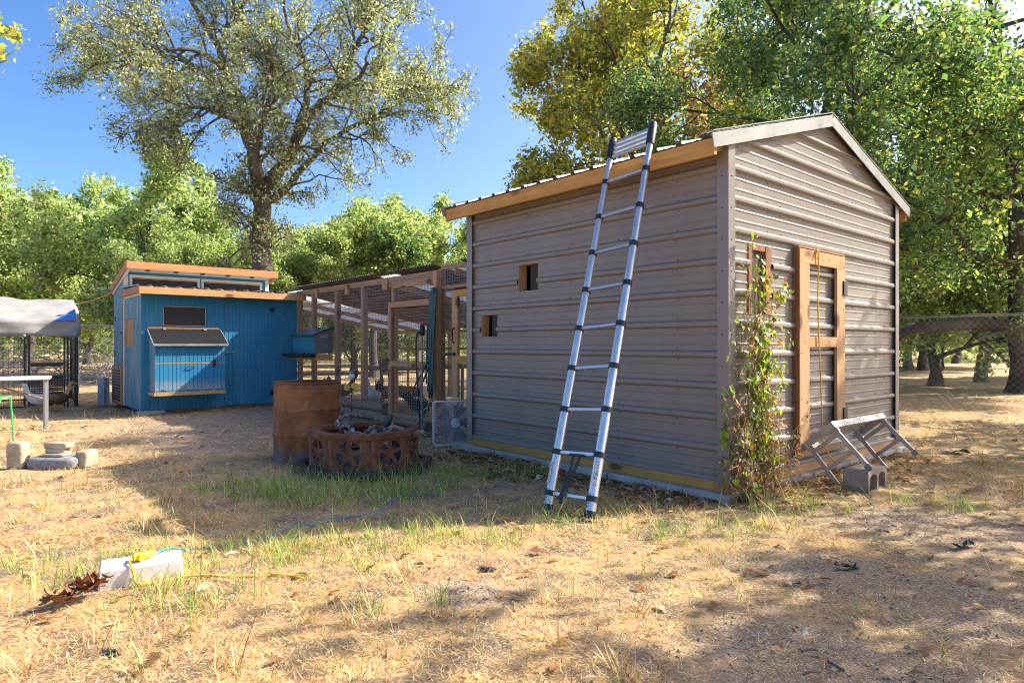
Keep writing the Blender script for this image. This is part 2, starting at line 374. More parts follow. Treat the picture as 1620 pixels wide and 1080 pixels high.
# ------------------------------------------------------------------ grass, straw, litter
def frustum_points(rng, n, y0, y1, power=1.0, margin=1.2):
    """ground points seen from the yard's edge, thinning out with distance"""
    u = rng.random(n); y = (y0**power+(y1**power-y0**power)*u)**(1/power)
    half = y*0.80+margin; x = (rng.random(n)*2-1)*half
    return x, y
OBST = [(0.05, 3.25, 0.05, 3.45)]                   # yard-frame boxes nothing grows inside (y0,y1,x0,x1)
def clear_mask(x, y):
    qx = (x-S0.x)*D2.x+(y-S0.y)*D2.y; qy = (x-S0.x)*D1.x+(y-S0.y)*D1.y
    m = np.ones_like(x, bool)
    m &= ~((qx > 0.02) & (qx < 3.5) & (qy > 0.02) & (qy < 3.25))
    m &= ~((qx > -2.06) & (qx < 0.69) & (qy > 9.87) & (qy < 12.4))
    return m
def blades(rng, x, y, length, width, lean, curve, pal, jit=0.2, seg=3, z0=None):
    n = len(x); az = rng.random(n)*2*np.pi; ln = length; base = np.stack([x, y, gh(x, y)-0.004 if z0 is None else z0], -1)
    dh = np.stack([np.cos(az), np.sin(az), np.zeros(n)], -1); sd = np.stack([-np.sin(az), np.cos(az), np.zeros(n)], -1)
    tw = rng.normal(0, 0.6, n); co = np.zeros((n, (seg+1)*2, 3)); p = base.copy()
    for k in range(seg+1):
        t = k/seg; w = width*(1-t)**0.6*0.5+0.0002
        s2 = sd*np.cos(tw*t)[:, None]+np.array([0, 0, 1.0])*np.sin(tw*t)[:, None]*0.6
        co[:, 2*k] = p-s2*w[:, None]; co[:, 2*k+1] = p+s2*w[:, None]
        a = np.clip(lean+curve*(t+0.5/seg), 0.02, 2.2)
        p = p+(dh*np.sin(a)[:, None]+np.array([0, 0, 1.0])*np.cos(a)[:, None])*(ln/seg)[:, None]
    co[:, :, 2] = np.maximum(co[:, :, 2], (base[:, 2]+0.002)[:, None])
    nv = (seg+1)*2; q = np.arange(n)[:, None, None]*nv
    quad = np.array([[2*k, 2*k+1, 2*k+3, 2*k+2] for k in range(seg)])[None]
    c = palette(rng, n, pal, jit); cc = np.repeat(c[:, None], nv, 1)
    return co.reshape(-1, 3), (q+quad).reshape(-1, 4), cc.reshape(-1, 3)
def stuff_blades(name, label, cat, sets, mat):
    co = []; qs = []; cs = []; off = 0
    for a, b_, c in sets: co.append(a); qs.append(b_+off); cs.append(c); off += len(a)
    o = link(name, indexed_mesh(name, np.concatenate(co), np.concatenate(qs), np.concatenate(cs)), mat)
    return tag(o, label, cat, kind='stuff')
M['straw'] = attr_leaf('straw', 0.15, 0.6, 0.3); M['blade'] = attr_leaf('grass_blade', 0.35, 0.5, 0.35); M['deadleaf'] = attr_leaf('dead_leaf', 0.2, 0.7, 0.2)
STRAW = [((0.67, 0.44, 0.19), 4), ((0.84, 0.62, 0.34), 3.2), ((0.49, 0.29, 0.115), 2.8), ((0.36, 0.20, 0.08), 1.5), ((0.68, 0.56, 0.34), 1.2)]
GREEN = [((0.23, 0.36, 0.07), 3), ((0.34, 0.43, 0.10), 3), ((0.40, 0.42, 0.13), 2.4), ((0.13, 0.23, 0.055), 2), ((0.55, 0.45, 0.19), 1.8)]
def vary(x, y, s=1.0): return 0.5+0.25*np.sin(2.1*s*x+1.3*s*y+0.3)+0.25*np.sin(3.7*s*y-2.6*s*x+1.9)
def scatter():
    rng = np.random.default_rng(7); sets = []
    # flat straw clippings, dense near, thinning to the distance
    for n, y0, y1, ls, ws, pw in ((190000, 1.7, 4.2, 0.030, 0.0022, 1.3), (120000, 3.8, 8.0, 0.045, 0.0036, 1.0), (36000, 7.5, 15.0, 0.09, 0.009, 1.0)):
        x, y = frustum_points(rng, n, y0, y1, pw); d = (1-0.86*blob(x, y, BARE))*(0.24+0.76*vary(x, y, 0.8)**1.1)*(1-0.4*blob(x, y, GREENS))
        k = (rng.random(n) < d) & clear_mask(x, y); x, y = x[k], y[k]; m = len(x)
        sets.append(blades(rng, x, y, rng.lognormal(0, 0.4, m)*ls, ws*rng.uniform(0.6, 1.4, m), rng.uniform(1.05, 1.56, m), rng.normal(0.1, 0.25, m), STRAW, 0.22, 2,
                           gh(x, y)+rng.random(m)*0.012))
    # short upright dry grass
    for n, y0, y1, ls, ws in ((26000, 1.7, 5.0, 0.05, 0.0022), (22000, 4.5, 10, 0.06, 0.004), (14000, 9, 20, 0.09, 0.009)):
        x, y = frustum_points(rng, n, y0, y1); d = (1-0.95*blob(x, y, BARE))*np.clip(vary(x, y, 1.7)*1.5-0.3, 0, 1)
        k = (rng.random(n) < d) & clear_mask(x, y); x, y = x[k], y[k]; m = len(x)
        sets.append(blades(rng, x, y, rng.lognormal(0, 0.4, m)*ls, ws*rng.uniform(0.6, 1.4, m), rng.uniform(0.15, 0.9, m), rng.normal(0.5, 0.3, m), STRAW+[((0.40, 0.38, 0.13), 2.5)], 0.2, 3))
    # dark litter chips among the straw, their colour doubling as small shadows
    DARKB = [((0.13, 0.075, 0.035), 3), ((0.20, 0.11, 0.05), 2), ((0.08, 0.05, 0.03), 2), ((0.30, 0.17, 0.075), 1.5)]
    for n, y0, y1, ls, ws in ((42000, 1.7, 4.5, 0.013, 0.0045), (30000, 4.2, 9.0, 0.022, 0.007)):
        x, y = frustum_points(rng, n, y0, y1); k = clear_mask(x, y) & (rng.random(n) < 0.35+0.6*vary(x, y, 2.3)); x, y = x[k], y[k]; m = len(x)
        sets.append(blades(rng, x, y, rng.lognormal(0, 0.5, m)*ls, ws*rng.uniform(0.5, 1.5, m), rng.uniform(1.0, 1.5, m), rng.normal(0, 0.2, m), DARKB, 0.3, 1, gh(x, y)+rng.random(m)*0.012))
    # scattered dry tufts
    for i in range(170):
        x, y = frustum_points(rng, 1, 2.0, 9.0); x, y = x[0], y[0]
        if blob(np.array([x]), np.array([y]), BARE)[0] > 0.3 or not clear_mask(np.array([x]), np.array([y]))[0]: continue
        m = rng.integers(14, 45); xx = x+rng.normal(0, 0.035, m); yy = y+rng.normal(0, 0.035, m)
        sets.append(blades(rng, xx, yy, rng.lognormal(0, 0.35, m)*0.095, 0.003*rng.uniform(0.7, 1.4, m)*(1+y/9), rng.uniform(0.05, 0.8, m), rng.normal(0.7, 0.35, m), STRAW+[((0.45, 0.45, 0.15), 2)], 0.18, 3))
    stuff_blades('dry_grass', 'cut straw and short dry grass covering the yard', 'dry grass', sets, 'straw')
    sets = []
    for c, r in GREENS:
        nt_ = int(46*r*r/(0.5*0.5)*(1.25 if c[1] > 4.9 and c[0] < 0 else 1.1))
        for i in range(nt_):
            a = rng.random()*6.283; rr = r*math.sqrt(rng.random())*1.05; x = c[0]+rr*math.cos(a)*1.25; y = c[1]+rr*math.sin(a)*0.75
            if not clear_mask(np.array([x]), np.array([y]))[0]: continue
            m = rng.integers(5, 16); xx = x+rng.normal(0, 0.035, m); yy = y+rng.normal(0, 0.035, m)
            hgt = 0.125 if c[1] > 4.6 else 0.10
            sets.append(blades(rng, xx, yy, rng.lognormal(0, 0.4, m)*hgt*rng.uniform(0.6, 1.35), 0.0042*rng.uniform(0.7, 1.4, m), rng.uniform(0.05, 0.75, m), rng.normal(0.75, 0.4, m), GREEN, 0.2, 3))
    x, y = frustum_points(rng, 2600, 1.8, 6.5); k = clear_mask(x, y) & (rng.random(len(x)) < vary(x, y, 1.1)*(1-blob(x, y, BARE))); x, y = x[k], y[k]
    for xi, yi in zip(x, y):
        m = rng.integers(2, 7); sets.append(blades(rng, xi+rng.normal(0, 0.02, m), yi+rng.normal(0, 0.02, m), rng.lognormal(0, 0.4, m)*0.06, 0.003*rng.uniform(0.7, 1.3, m), rng.uniform(0.1, 0.9, m), rng.normal(0.6, 0.3, m), GREEN, 0.2, 2))
    stuff_blades('green_grass', 'tufts of green grass round the fire pit and along the shed', 'grass', sets, 'blade')
    # fallen leaves
    n = 700; x, y = frustum_points(rng, n, 1.8, 11.0); k = clear_mask(x, y); x, y = x[k], y[k]
    xs_ = [x]; ys_ = [y]
    q = 900; t = rng.random(q)*3.3; dd = np.abs(rng.normal(0, 0.28, q))+0.12; P = np.array([(S0+D1*a-D2*b)[:2] for a, b in zip(t, dd)]); xs_.append(P[:, 0]); ys_.append(P[:, 1])
    q = 350; t = rng.random(q)*3.3; dd = np.abs(rng.normal(0, 0.25, q))+0.08; P = np.array([(S0+D2*a-D1*b)[:2] for a, b in zip(t, dd)]); xs_.append(P[:, 0]); ys_.append(P[:, 1])
    x = np.concatenate(xs_); y = np.concatenate(ys_); n = len(x)
    az = rng.random(n)*6.283; L = rng.uniform(0.018, 0.042, n)*(1+y*0.05); W = L*rng.uniform(0.35, 0.6, n); tilt = rng.normal(0, 0.35, n)
    d = np.stack([np.cos(az), np.sin(az), np.sin(tilt)*0.6], -1); s = np.stack([-np.sin(az), np.cos(az), rng.normal(0, 0.25, n)], -1)
    c0 = np.stack([x, y, gh(x, y)+0.010+rng.random(n)*0.012], -1); up = np.array([0, 0, 1.0])
    co = np.stack([c0-d*L[:, None], c0-s*W[:, None]+up*(W*0.5)[:, None], c0+d*L[:, None], c0+s*W[:, None]+up*(W*0.5)[:, None]], 1)
    LEAF = [((0.30, 0.14, 0.05), 3), ((0.42, 0.22, 0.09), 2), ((0.20, 0.10, 0.05), 2), ((0.48, 0.33, 0.17), 2), ((0.55, 0.47, 0.34), 0.8)]
    me = fast_mesh('fallen_leaves', co.reshape(-1, 3), 4, np.repeat(palette(rng, n, LEAF), 4, 0))
    tag(link('fallen_leaves', me, 'deadleaf'), 'brown oak leaves fallen over the yard', 'leaf litter', kind='stuff')
    # pebbles in the bare patches
    n = 34000; x, y = frustum_points(rng, n, 1.8, 11.5, 1.0); k = (rng.random(n) < blob(x, y, BARE)*0.95+0.04) & clear_mask(x, y); x, y = x[k], y[k]; n = len(x)
    r = rng.lognormal(0, 0.4, n)*0.0055*(1+y*0.05); base = np.array([[1, 0, 0], [0, 1, 0], [-1, 0, 0], [0, -1, 0], [0, 0, 0.75]])
    az = rng.random(n)*6.283; ca, sa = np.cos(az), np.sin(az)
    v = np.zeros((n, 5, 3)); ax = rng.uniform(0.7, 1.5, n)
    for i, bb in enumerate(base):
        bx_ = bb[0]*ax; by_ = bb[1]
        v[:, i, 0] = x+r*(bx_*ca-by_*sa); v[:, i, 1] = y+r*(bx_*sa+by_*ca); v[:, i, 2] = gh(x, y)+r*bb[2]*rng.uniform(0.6, 1.1, n)
    tri = np.array([[0, 1, 4, 4], [1, 2, 4, 4], [2, 3, 4, 4], [3, 0, 4, 4]])
    co = v[:, np.array([[0, 1, 4], [1, 2, 4], [2, 3, 4], [3, 0, 4]]).ravel()].reshape(-1, 3)
    PEB = [((0.42, 0.34, 0.26), 3), ((0.28, 0.21, 0.16), 3), ((0.55, 0.50, 0.43), 1.6), ((0.18, 0.14, 0.11), 2), ((0.40, 0.24, 0.14), 1.5)]
    me = fast_mesh('gravel', co, 3, np.repeat(palette(rng, n, PEB, 0.25), 12, 0))
    tag(link('gravel', me, 'deadleaf'), 'small loose gravel on the bare patches of the yard', 'gravel', kind='stuff')
scatter()
# ------------------------------------------------------------------ trees
def bark_mat(name, dark, light):
    m, nt, b = new_mat(name); v = coords(nt, 'Object', (1, 1, 0.35))
    f = noise_n(nt, v, 14, 6, 0.7, 0.8); g = noise_n(nt, coords(nt, 'Object'), 1.5, 3)
    c = ramp(nt, f, [(0.32, dark), (0.66, light)])
    c = mixc(nt, ramp(nt, g, [(0.45, (0, 0, 0)), (0.7, (0.5, 0.5, 0.5))]), c, (0.21, 0.20, 0.16))
    nt.links.new(c, b.inputs['Base Color']); b.inputs['Roughness'].default_value = 0.95
    bump(nt, b, f, 1.0, 0.05); return m
M['bark'] = bark_mat('oak_bark', (0.05, 0.04, 0.032), (0.17, 0.14, 0.11))
M['bark2'] = bark_mat('dark_bark', (0.035, 0.028, 0.024), (0.11, 0.09, 0.07))
M['bark3'] = bark_mat('pale_bark', (0.14, 0.10, 0.07), (0.33, 0.26, 0.19))
PAL = {
 'oak': [((0.150, 0.170, 0.095), 4), ((0.21, 0.225, 0.13), 3), ((0.30, 0.29, 0.18), 2.4), ((0.10, 0.12, 0.065), 2), ((0.38, 0.35, 0.24), 1.2), ((0.40, 0.21, 0.12), 0.12)],
 'green': [((0.145, 0.190, 0.082), 4), ((0.205, 0.25, 0.11), 3), ((0.29, 0.32, 0.15), 2.4), ((0.085, 0.12, 0.055), 2.2), ((0.37, 0.36, 0.18), 0.9)],
 'olive': [((0.20, 0.245, 0.105), 4), ((0.29, 0.32, 0.145), 3), ((0.13, 0.17, 0.08), 3), ((0.42, 0.40, 0.19), 1.2)],
 'gold':  [((0.38, 0.35, 0.075), 4), ((0.50, 0.42, 0.085), 3), ((0.24, 0.26, 0.075), 4), ((0.14, 0.17, 0.055), 2), ((0.42, 0.24, 0.08), 0.6), ((0.28, 0.13, 0.06), 0.4)],
 'deep': [((0.095, 0.165, 0.065), 4), ((0.14, 0.215, 0.08), 4), ((0.26, 0.31, 0.09), 2.2), ((0.055, 0.10, 0.05), 3), ((0.46, 0.43, 0.11), 1.1)],
 'rust':  [((0.30, 0.14, 0.08), 3), ((0.38, 0.20, 0.10), 2), ((0.20, 0.10, 0.06), 2), ((0.28, 0.25, 0.09), 1)],
}
LIFT = {'oak': 1.45, 'green': 1.9, 'olive': 1.5, 'gold': 1.2, 'deep': 1.1, 'rust': 1.25}
M['leaf'] = attr_leaf('tree_leaf', 0.5, 0.45, 0.4)
for _k in PAL:
    PAL[_k] = [(tuple(min(0.55, c*LIFT[_k]) for c in col_), w_) for col_, w_ in PAL[_k]]
def leaf_mesh(name, rng, pts, per, spread, size, pal, droop=0.0):
    P = np.array([tuple(p) for p in pts], np.float32); P = np.repeat(P, per, 0); n = len(P)
    P = P+rng.normal(0, spread, (n, 3)); P[:, 2] -= np.abs(rng.normal(0, droop, n)) if droop else 0
    a = rng.normal(0, 1, (n, 3)); a /= np.linalg.norm(a, axis=1)[:, None]
    b = rng.normal(0, 1, (n, 3)); b -= a*(a*b).sum(1)[:, None]; b /= np.linalg.norm(b, axis=1)[:, None]
    c = np.cross(a, b); s = size*rng.lognormal(0, 0.28, n)
    L = (s*0.62)[:, None]; W = (s*0.36)[:, None]; F = (s*0.12)[:, None]
    co = np.stack([P-a*L, P-b*W+c*F+a*L*0.1, P+a*L, P+b*W+c*F+a*L*0.1], 1).reshape(-1, 3)
    return fast_mesh(name, co, 4, np.repeat(palette(rng, n, pal, 0.22), 4, 0))
class Tree:
    def __init__(s, seed): s.r = random.Random(seed); s.rng = np.random.default_rng(seed); s.mb = MB(); s.twigs = []; s.minr = 0.003; s.bald = 0.0
    def rv(s): return Vector((s.r.gauss(0, 1), s.r.gauss(0, 1), s.r.gauss(0, 1)))
    def limb(s, pts, r0, r1, n=9):
        """a limb along given points, roughened; returns resampled points and radii"""
        pts = [Vector(p) for p in pts]; out = []
        for i in range(len(pts)-1):
            a = pts[max(i-1, 0)]; b = pts[i]; c = pts[i+1]; d = pts[min(i+2, len(pts)-1)]
            for k in range(3):
                t = k/3; out.append(0.5*((2*b)+(c-a)*t+(2*a-5*b+4*c-d)*t*t+(3*b-a-3*c+d)*t**3))
        out.append(pts[-1]); m = len(out)
        out = [p+(s.rv()*r0*0.18 if 0 < i < m-1 else Vector()) for i, p in enumerate(out)]
        rad = [r0+(r1-r0)*(i/(m-1))**0.8 for i in range(m)]
        s.mb.tube(out, [r*(1+s.r.uniform(-.07, .07)) for r in rad], n); return out, rad
    def sprout(s, pts, rad, count, L, lev, ang=(0.6, 1.2), up=0.15, f0=0.25, wander=0.28, kids=(5, 5), hang=0.0):
        m = len(pts)
        for _ in range(count):
            f = s.r.uniform(f0, 1.0); i = min(int(f*(m-1)), m-2); t = f*(m-1)-i
            p = pts[i].lerp(pts[i+1], t); d = (pts[i+1]-pts[i]).normalized(); rr = rad[i]*0.62
            ax = d.cross(s.rv()).normalized(); d2 = (Matrix.Rotation(s.r.uniform(*ang), 3, ax) @ d)
            d2 = (d2+Vector((0, 0, up))).normalized()
            s.branch(p, d2, L*s.r.uniform(0.6, 1.15)*(1.15-0.45*f), min(rr, 0.016*L+0.006), lev, up, wander, kids, hang)
    def branch(s, p, d, L, r, lev, up, wander, kids, hang):
        n = 6 if lev > 1 else (5 if lev == 1 else 4); pts = [p.copy()]; q = p.copy(); dd = d.copy()
        for i in range(n):
            dd = (dd+s.rv()*wander*0.55+Vector((0, 0, up*0.3-hang*(i/n)))).normalized(); q = q+dd*(L/n); pts.append(q.copy())
        rad = [r*(1-0.72*i/n) for i in range(n+1)]
        rad = [max(a, s.minr) for a in rad]
        s.mb.tube(pts, rad, 6 if lev > 1 else (4 if lev == 1 else 3), cap=False)
        if lev == 0:
            if s.r.random() > s.bald: s.twigs.extend(pts[1:])
            return
        k = kids[min(lev-1, len(kids)-1)]
        s.sprout(pts, rad, k, L*0.52, lev-1, (0.45, 1.15), up, 0.2, wander, kids, hang)
        if lev == 1: s.twigs.extend(pts[3:])
def finish(t, name, label, base, bark, per, spread, size, pal, group=None, droop=0.0, thin=1.0, extra=None):
    root = thing(name, label, 'tree', base, 0, group)
    inv = Vector(base)
    t.mb.v = [v-inv for v in t.mb.v]
    t.mb.build('trunk', bark, root, smooth=180)
    tw = [p-inv for p in t.twigs if t.r.random() < thin]
    if extra is not None: 
        a = [p for p in tw if extra[0](p+inv)]; tw = [p for p in tw if not extra[0](p+inv)]
        if a: link('crown', leaf_mesh('crown', t.rng, a, per, spread, size, PAL[extra[1]], droop), 'leaf', root)
    o = link('crown', leaf_mesh('crown', t.rng, tw, per, spread, size, PAL[pal], droop), 'leaf', root)
    return root
def generic_tree(seed, h, cr, trunk_r, base_frac=0.3, lean=(0, 0), flat=1.0, limbs=7, kids=(5, 5), hang=0.0, bald=0.06):
    """oak-like tree about the origin: h tall, crown radius cr, crown starting at base_frac*h"""
    t = Tree(seed); r = t.r; t.bald = bald; t.minr = 0.005
    top = Vector((lean[0], lean[1], h*0.72)); mid = Vector((lean[0]*0.4+r.uniform(-.2, .2), lean[1]*0.4+r.uniform(-.2, .2), h*0.38))
    pts, rad = t.limb([(0, 0, -0.15), (0.02, 0, h*0.02), mid, top], trunk_r, trunk_r*0.3)
    t.mb.tube([(0, 0, -0.2), (0, 0, 0.02), (0, 0, 0.15), (0.01, 0, 0.4), (0.02, 0, 0.9)], [trunk_r*1.35, trunk_r*1.18, trunk_r*0.96, trunk_r*0.76, trunk_r*0.6], 10)
    for i in range(limbs):
        f = base_frac+(0.78-base_frac)*(i+0.5)/limbs; z = h*f
        k = min(range(len(pts)), key=lambda j: abs(pts[j].z-z)); p0 = pts[k]
        a = i*2.4+r.uniform(-.5, .5); out = cr*r.uniform(0.55, 0.95)*(1.0-0.35*abs(f-0.5)); rise = h*r.uniform(0.08, 0.22)*flat
        p1 = p0+Vector((math.cos(a)*out*0.45, math.sin(a)*out*0.45, rise*0.5)); p2 = p0+Vector((math.cos(a+r.uniform(-.3, .3))*out, math.sin(a+r.uniform(-.3, .3))*out, rise))
        lp, lr = t.limb([p0, p1, p2], min(rad[k]*0.7, trunk_r*0.55), 0.02, 6)
        t.sprout(lp, lr, 8, cr*0.42, 2, (0.5, 1.2), 0.12, 0.3, 0.3, kids, hang)
    t.sprout(pts, rad, 9, cr*0.55, 2, (0.4, 1.1), 0.2, base_frac+0.25, 0.3, kids, hang)
    return t

# the big oak behind the blue coop: limbs follow the photograph's, at the tree's distance
def big_oak():
    t = Tree(11); t.minr = 0.008; t.bald = 0.22; Y = 21.0; b = wp(410, 604, Y); b.z = 0
    W = lambda px, py, dy=0.0: wp(px, py, Y+dy)
    tp, tr = t.limb([(b.x, b.y, -0.2), W(407, 480), W(411, 400), W(414, 330), W(413, 298)], 0.35, 0.27, 10)
    t.mb.tube([(b.x, b.y, -0.3), (b.x, b.y, 0.1), (b.x, b.y, 0.7)], [0.5, 0.42, 0.34], 10)
    L = []
    L.append(t.limb([W(413, 305), W(398, 240, .3), W(386, 190, .6), W(367, 135, .8), W(345, 75, .9), W(318, 25, .8), W(285, -20, .5)], 0.25, 0.05))
    L.append(t.limb([W(415, 300), W(438, 270, -.4), W(465, 235, -.8), W(490, 185, -1.0), W(520, 155, -1.2), W(565, 120, -1.4), W(610, 95, -1.3)], 0.24, 0.04))
    L.append(t.limb([W(418, 320), W(450, 300, .7), W(485, 262, 1.4), W(530, 215, 2.0), W(590, 190, 2.4), W(650, 175, 2.5)], 0.18, 0.03))
    L.append(t.limb([W(465, 235, -.8), W(475, 190, -.2), W(487, 140, .4), W(480, 90, .8), W(455, 40, 1), W(450, -30, 1)], 0.15, 0.04))
    L.append(t.limb([W(392, 215, .5), W(372, 190, -.3), W(330, 170, -1.2), W(290, 172, -1.8), W(255, 195, -2.2)], 0.13, 0.02))
    L.append(t.limb([W(384, 185, .6), W(350, 130, 1.3), W(300, 100, 1.7), W(240, 80, 2.0), W(175, 60, 2.2), W(135, 70, 2.2)], 0.14, 0.02))
    L.append(t.limb([W(360, 115, .8), W(320, 85, 0), W(270, 78, -.7), W(210, 95, -1.2), W(150, 100, -1.5)], 0.11, 0.02))
    L.append(t.limb([W(345, 75, .9), W(370, 30, 1.4), W(400, -15, 1.7)], 0.11, 0.03))
    L.append(t.limb([W(530, 150, -1.2), W(560, 80, -.8), W(590, 30, -.6), W(610, -20, -.4)], 0.11, 0.03))
    L.append(t.limb([W(590, 190, 2.4), W(640, 150, 2.2), W(680, 130, 2.0)], 0.07, 0.02))
    L.append(t.limb([W(413, 300), W(405, 260, -1.2), W(415, 200, -1.8), W(430, 130, -2.0), W(425, 60, -2.0)], 0.14, 0.03))
    for i, (p, r_) in enumerate(L):
        t.sprout(p, r_, 18, 2.25, 2, (0.5, 1.3), 0.02, 0.22, 0.42, (6, 5), 0.15)
    t.sprout(tp, tr, 20, 2.0, 2, (0.8, 1.4), 0.05, 0.45, 0.4, (5, 5), 0.10)
    finish(t, 'oak_tree', 'tall spreading oak with forked trunk and open airy crown behind the blue coop', b, 'bark', 5, 0.14, 0.068, 'oak', thin=0.62)
big_oak()

def golden_tree():
    t = Tree(23); Y = 19.5; b = Vector((2.9*Y/15.2, Y, 0))
    W = lambda px, py, dy=0.0: wp(px, py, Y+dy)
    tp, tr = t.limb([(b.x, b.y, -0.2), W(1010, 450), W(1000, 330), W(1015, 220), W(1020, 110), W(1015, 30)], 0.26, 0.08, 9)
    L = []
    for a in ([W(1002, 340), W(950, 300, -.6), W(890, 280, -1), W(845, 285, -1.2)], [W(1002, 340), W(960, 240, .8), W(900, 200, 1.2), W(850, 190, 1.3)],
              [W(1008, 260), W(960, 170, -.9), W(910, 110, -1.4), W(870, 95, -1.5)], [W(1015, 200), W(980, 110, .8), W(940, 50, 1.2), W(920, 0, 1.4)],
              [W(1012, 240), W(1060, 180, -.8), W(1110, 140, -1.3), W(1140, 110, -1.4)], [W(1005, 300), W(1060, 260, 1.0), W(1120, 230, 1.6), W(1150, 210, 1.7)],
              [W(1015, 190), W(1040, 100, -.9), W(1060, 30, -1.3), W(1060, -30, -1.4)], [W(1018, 130), W(1010, 40, 1.2), W(1000, -40, 1.6)],
              [W(1005, 310), W(1040, 290, -1.3), W(1080, 260, -2.0)], [W(1005, 320), W(985, 280, -1.5), W(960, 230, -2.2), W(940, 190, -2.4)], [W(1003, 330), W(960, 320, 1.2), W(900, 325, 1.8), W(840, 320, 2.0)],
              [W(1015, 180), W(985, 120, -1.2), W(960, 60, -1.8)]):
        L.append(t.limb(a, 0.10, 0.02, 6))
    for p, r_ in L: t.sprout(p, r_, 11, 1.6, 2, (0.5, 1.25), 0.05, 0.25, 0.32, (5, 5), 0.06)
    t.sprout(tp, tr, 14, 1.65, 2, (0.5, 1.2), 0.1, 0.5, 0.3, (5, 5), 0.05)
    lo = W(1055, 190).z; c = W(1075, 200)
    finish(t, 'golden_oak', 'oak turning yellow with a patch of rusty leaves, rising behind the metal shed', b, 'bark', 4, 0.15, 0.10, 'gold', thin=0.78,
           extra=(lambda p: (p.x-c.x)**2/1.9+(p.z-c.z)**2/1.3 < 1.0 and p.y < Y+.2, 'rust'))
golden_tree()

# unique generic trees, copied with their own labels
def copy_tree(src, loc, rz, s, label, group, name=None, zs=None):
    r = src.copy(); col.objects.link(r); r.location = loc; r.rotation_euler = (0, 0, rz); r.scale = (s, s, zs or s); r['label'] = label
    if group: r['group'] = group
    if name: r.name = name
    for ch in src.children:
        c = ch.copy(); col.objects.link(c); c.parent = r
    return r
G1 = 'trees standing beyond the yard fence'
tA = finish(generic_tree(31, 7.6, 3.6, 0.22, 0.12, (0.3, 0), 1.0, 12, (6, 5)), 'live_oak', 'dense green tree showing between the awning and the coop roof', (0, 0, 0), 'bark', 7, 0.16, 0.10, 'green', G1, thin=0.62)
tB = finish(generic_tree(37, 7.0, 3.3, 0.18, 0.10, (-0.3, 0.2), 1.0, 12, (6, 5)), 'olive_tree', 'x', (0, 0, 0), 'bark', 7, 0.16, 0.095, 'olive', G1, thin=0.62)
tC = finish(generic_tree(41, 12.5, 5.0, 0.28, 0.12, (-0.5, 0.2), 0.7, 14, (6, 5), 0.12), 'shade_oak', 'massive dark shade oak at the right with thick dark trunk behind the wire fence', (0, 0, 0), 'bark2', 7, 0.20, 0.078, 'deep', G1, thin=0.8)
tA.scale = (1.12, 1.12, 1.15); tA.location = wp(225, 600, 27); tA.location.z = 0
tC.location = gp(1612, 622); tC.location.z = 0; tC.rotation_euler = (0, 0, 0.4)
def at(px, Y): p = wp(px, 600, Y); p.z = 0; return p
tB.location = at(560, 27); tB['label'] = 'olive green bushy tree right behind the wire poultry run'; tB.scale = (1.0, 1.0, 1.0)
copy_tree(tA, at(45, 33), 2.0, 1.38, 'broad rounded pale green tree above the grey awning', G1, 'broad_oak')
copy_tree(tA, at(-60, 28), 4.0, 1.25, 'leafy green tree above the awning, partly cut off', G1)
copy_tree(tB, at(300, 24), 1.1, 0.78, 'grey green bushy tree between the coop roof and the tall oak trunk', G1)
copy_tree(tB, at(460, 25), 2.9, 0.72, 'grey green bushy tree just right of the tall oak trunk', G1)
copy_tree(tB, at(680, 29), 4.4, 0.98, 'yellowish bushy tree beside the metal shed eave', G1)
copy_tree(tA, at(400, 36), 0.6, 1.0, 'far green tree seen past the tall oak trunk', G1)
copy_tree(tB, at(600, 37), 5.4, 1.38, 'far olive tree rising over the poultry run roof', G1)
copy_tree(tA, at(140, 40), 3.3, 1.25, 'far green tree behind the coop chimney-like corner'.replace('chimney-like ', ''), G1)
# right-hand wood behind the fence
copy_tree(tC, (5.7, 12.2, 0), 2.2, 0.78, 'dark green oak standing right behind the shed ridge', G1)
copy_tree(tC, at(1460, 30), 3.6, 0.9, 'dark green oak with low hanging leaves behind the wire fence', G1)
copy_tree(tA, at(1480, 19.0), 5.2, 0.92, 'bright leafed low tree behind the wire fence rail', G1)
copy_tree(tA, at(1700, 22), 0.9, 1.1, 'leafy tree past the thick dark trunk, cut by the picture edge'.replace(', cut by the picture edge', ''), G1)
copy_tree(tC, at(1180, 24), 5.0, 0.9, 'dark green oak between the golden oak and the shed ridge', G1)
copy_tree(tB, at(1560, 34), 2.0, 1.3, 'far olive tree deep in the wood behind the wire fence', G1)
copy_tree(tA, at(1400, 36), 1.0, 1.3, 'far green tree deep in the wood behind the shed corner', G1)
copy_tree(tB, at(820, 40), 1.0, 1.3, 'far olive tree hidden mostly by the metal shed', G1)
# shade trees standing off to the right of the picture, whose dappled shade falls over the yard
tD = finish(generic_tree(61, 7.2, 3.2, 0.16, 0.35, (0, 0), 0.8, 9, (5, 4)), 'shade_tree', 'thin crowned shade tree beside the yard, dappling the gravel', (0, 0, 0), 'bark2', 3, 0.2, 0.10, 'deep', G1, thin=0.42)
tD.location = (8.7, 4.0, 0)
copy_tree(tD, (10.4, 8.6, 0), 1.0, 1.0, 'shade oak standing beside the yard, casting dappled shade on the gable', G1)

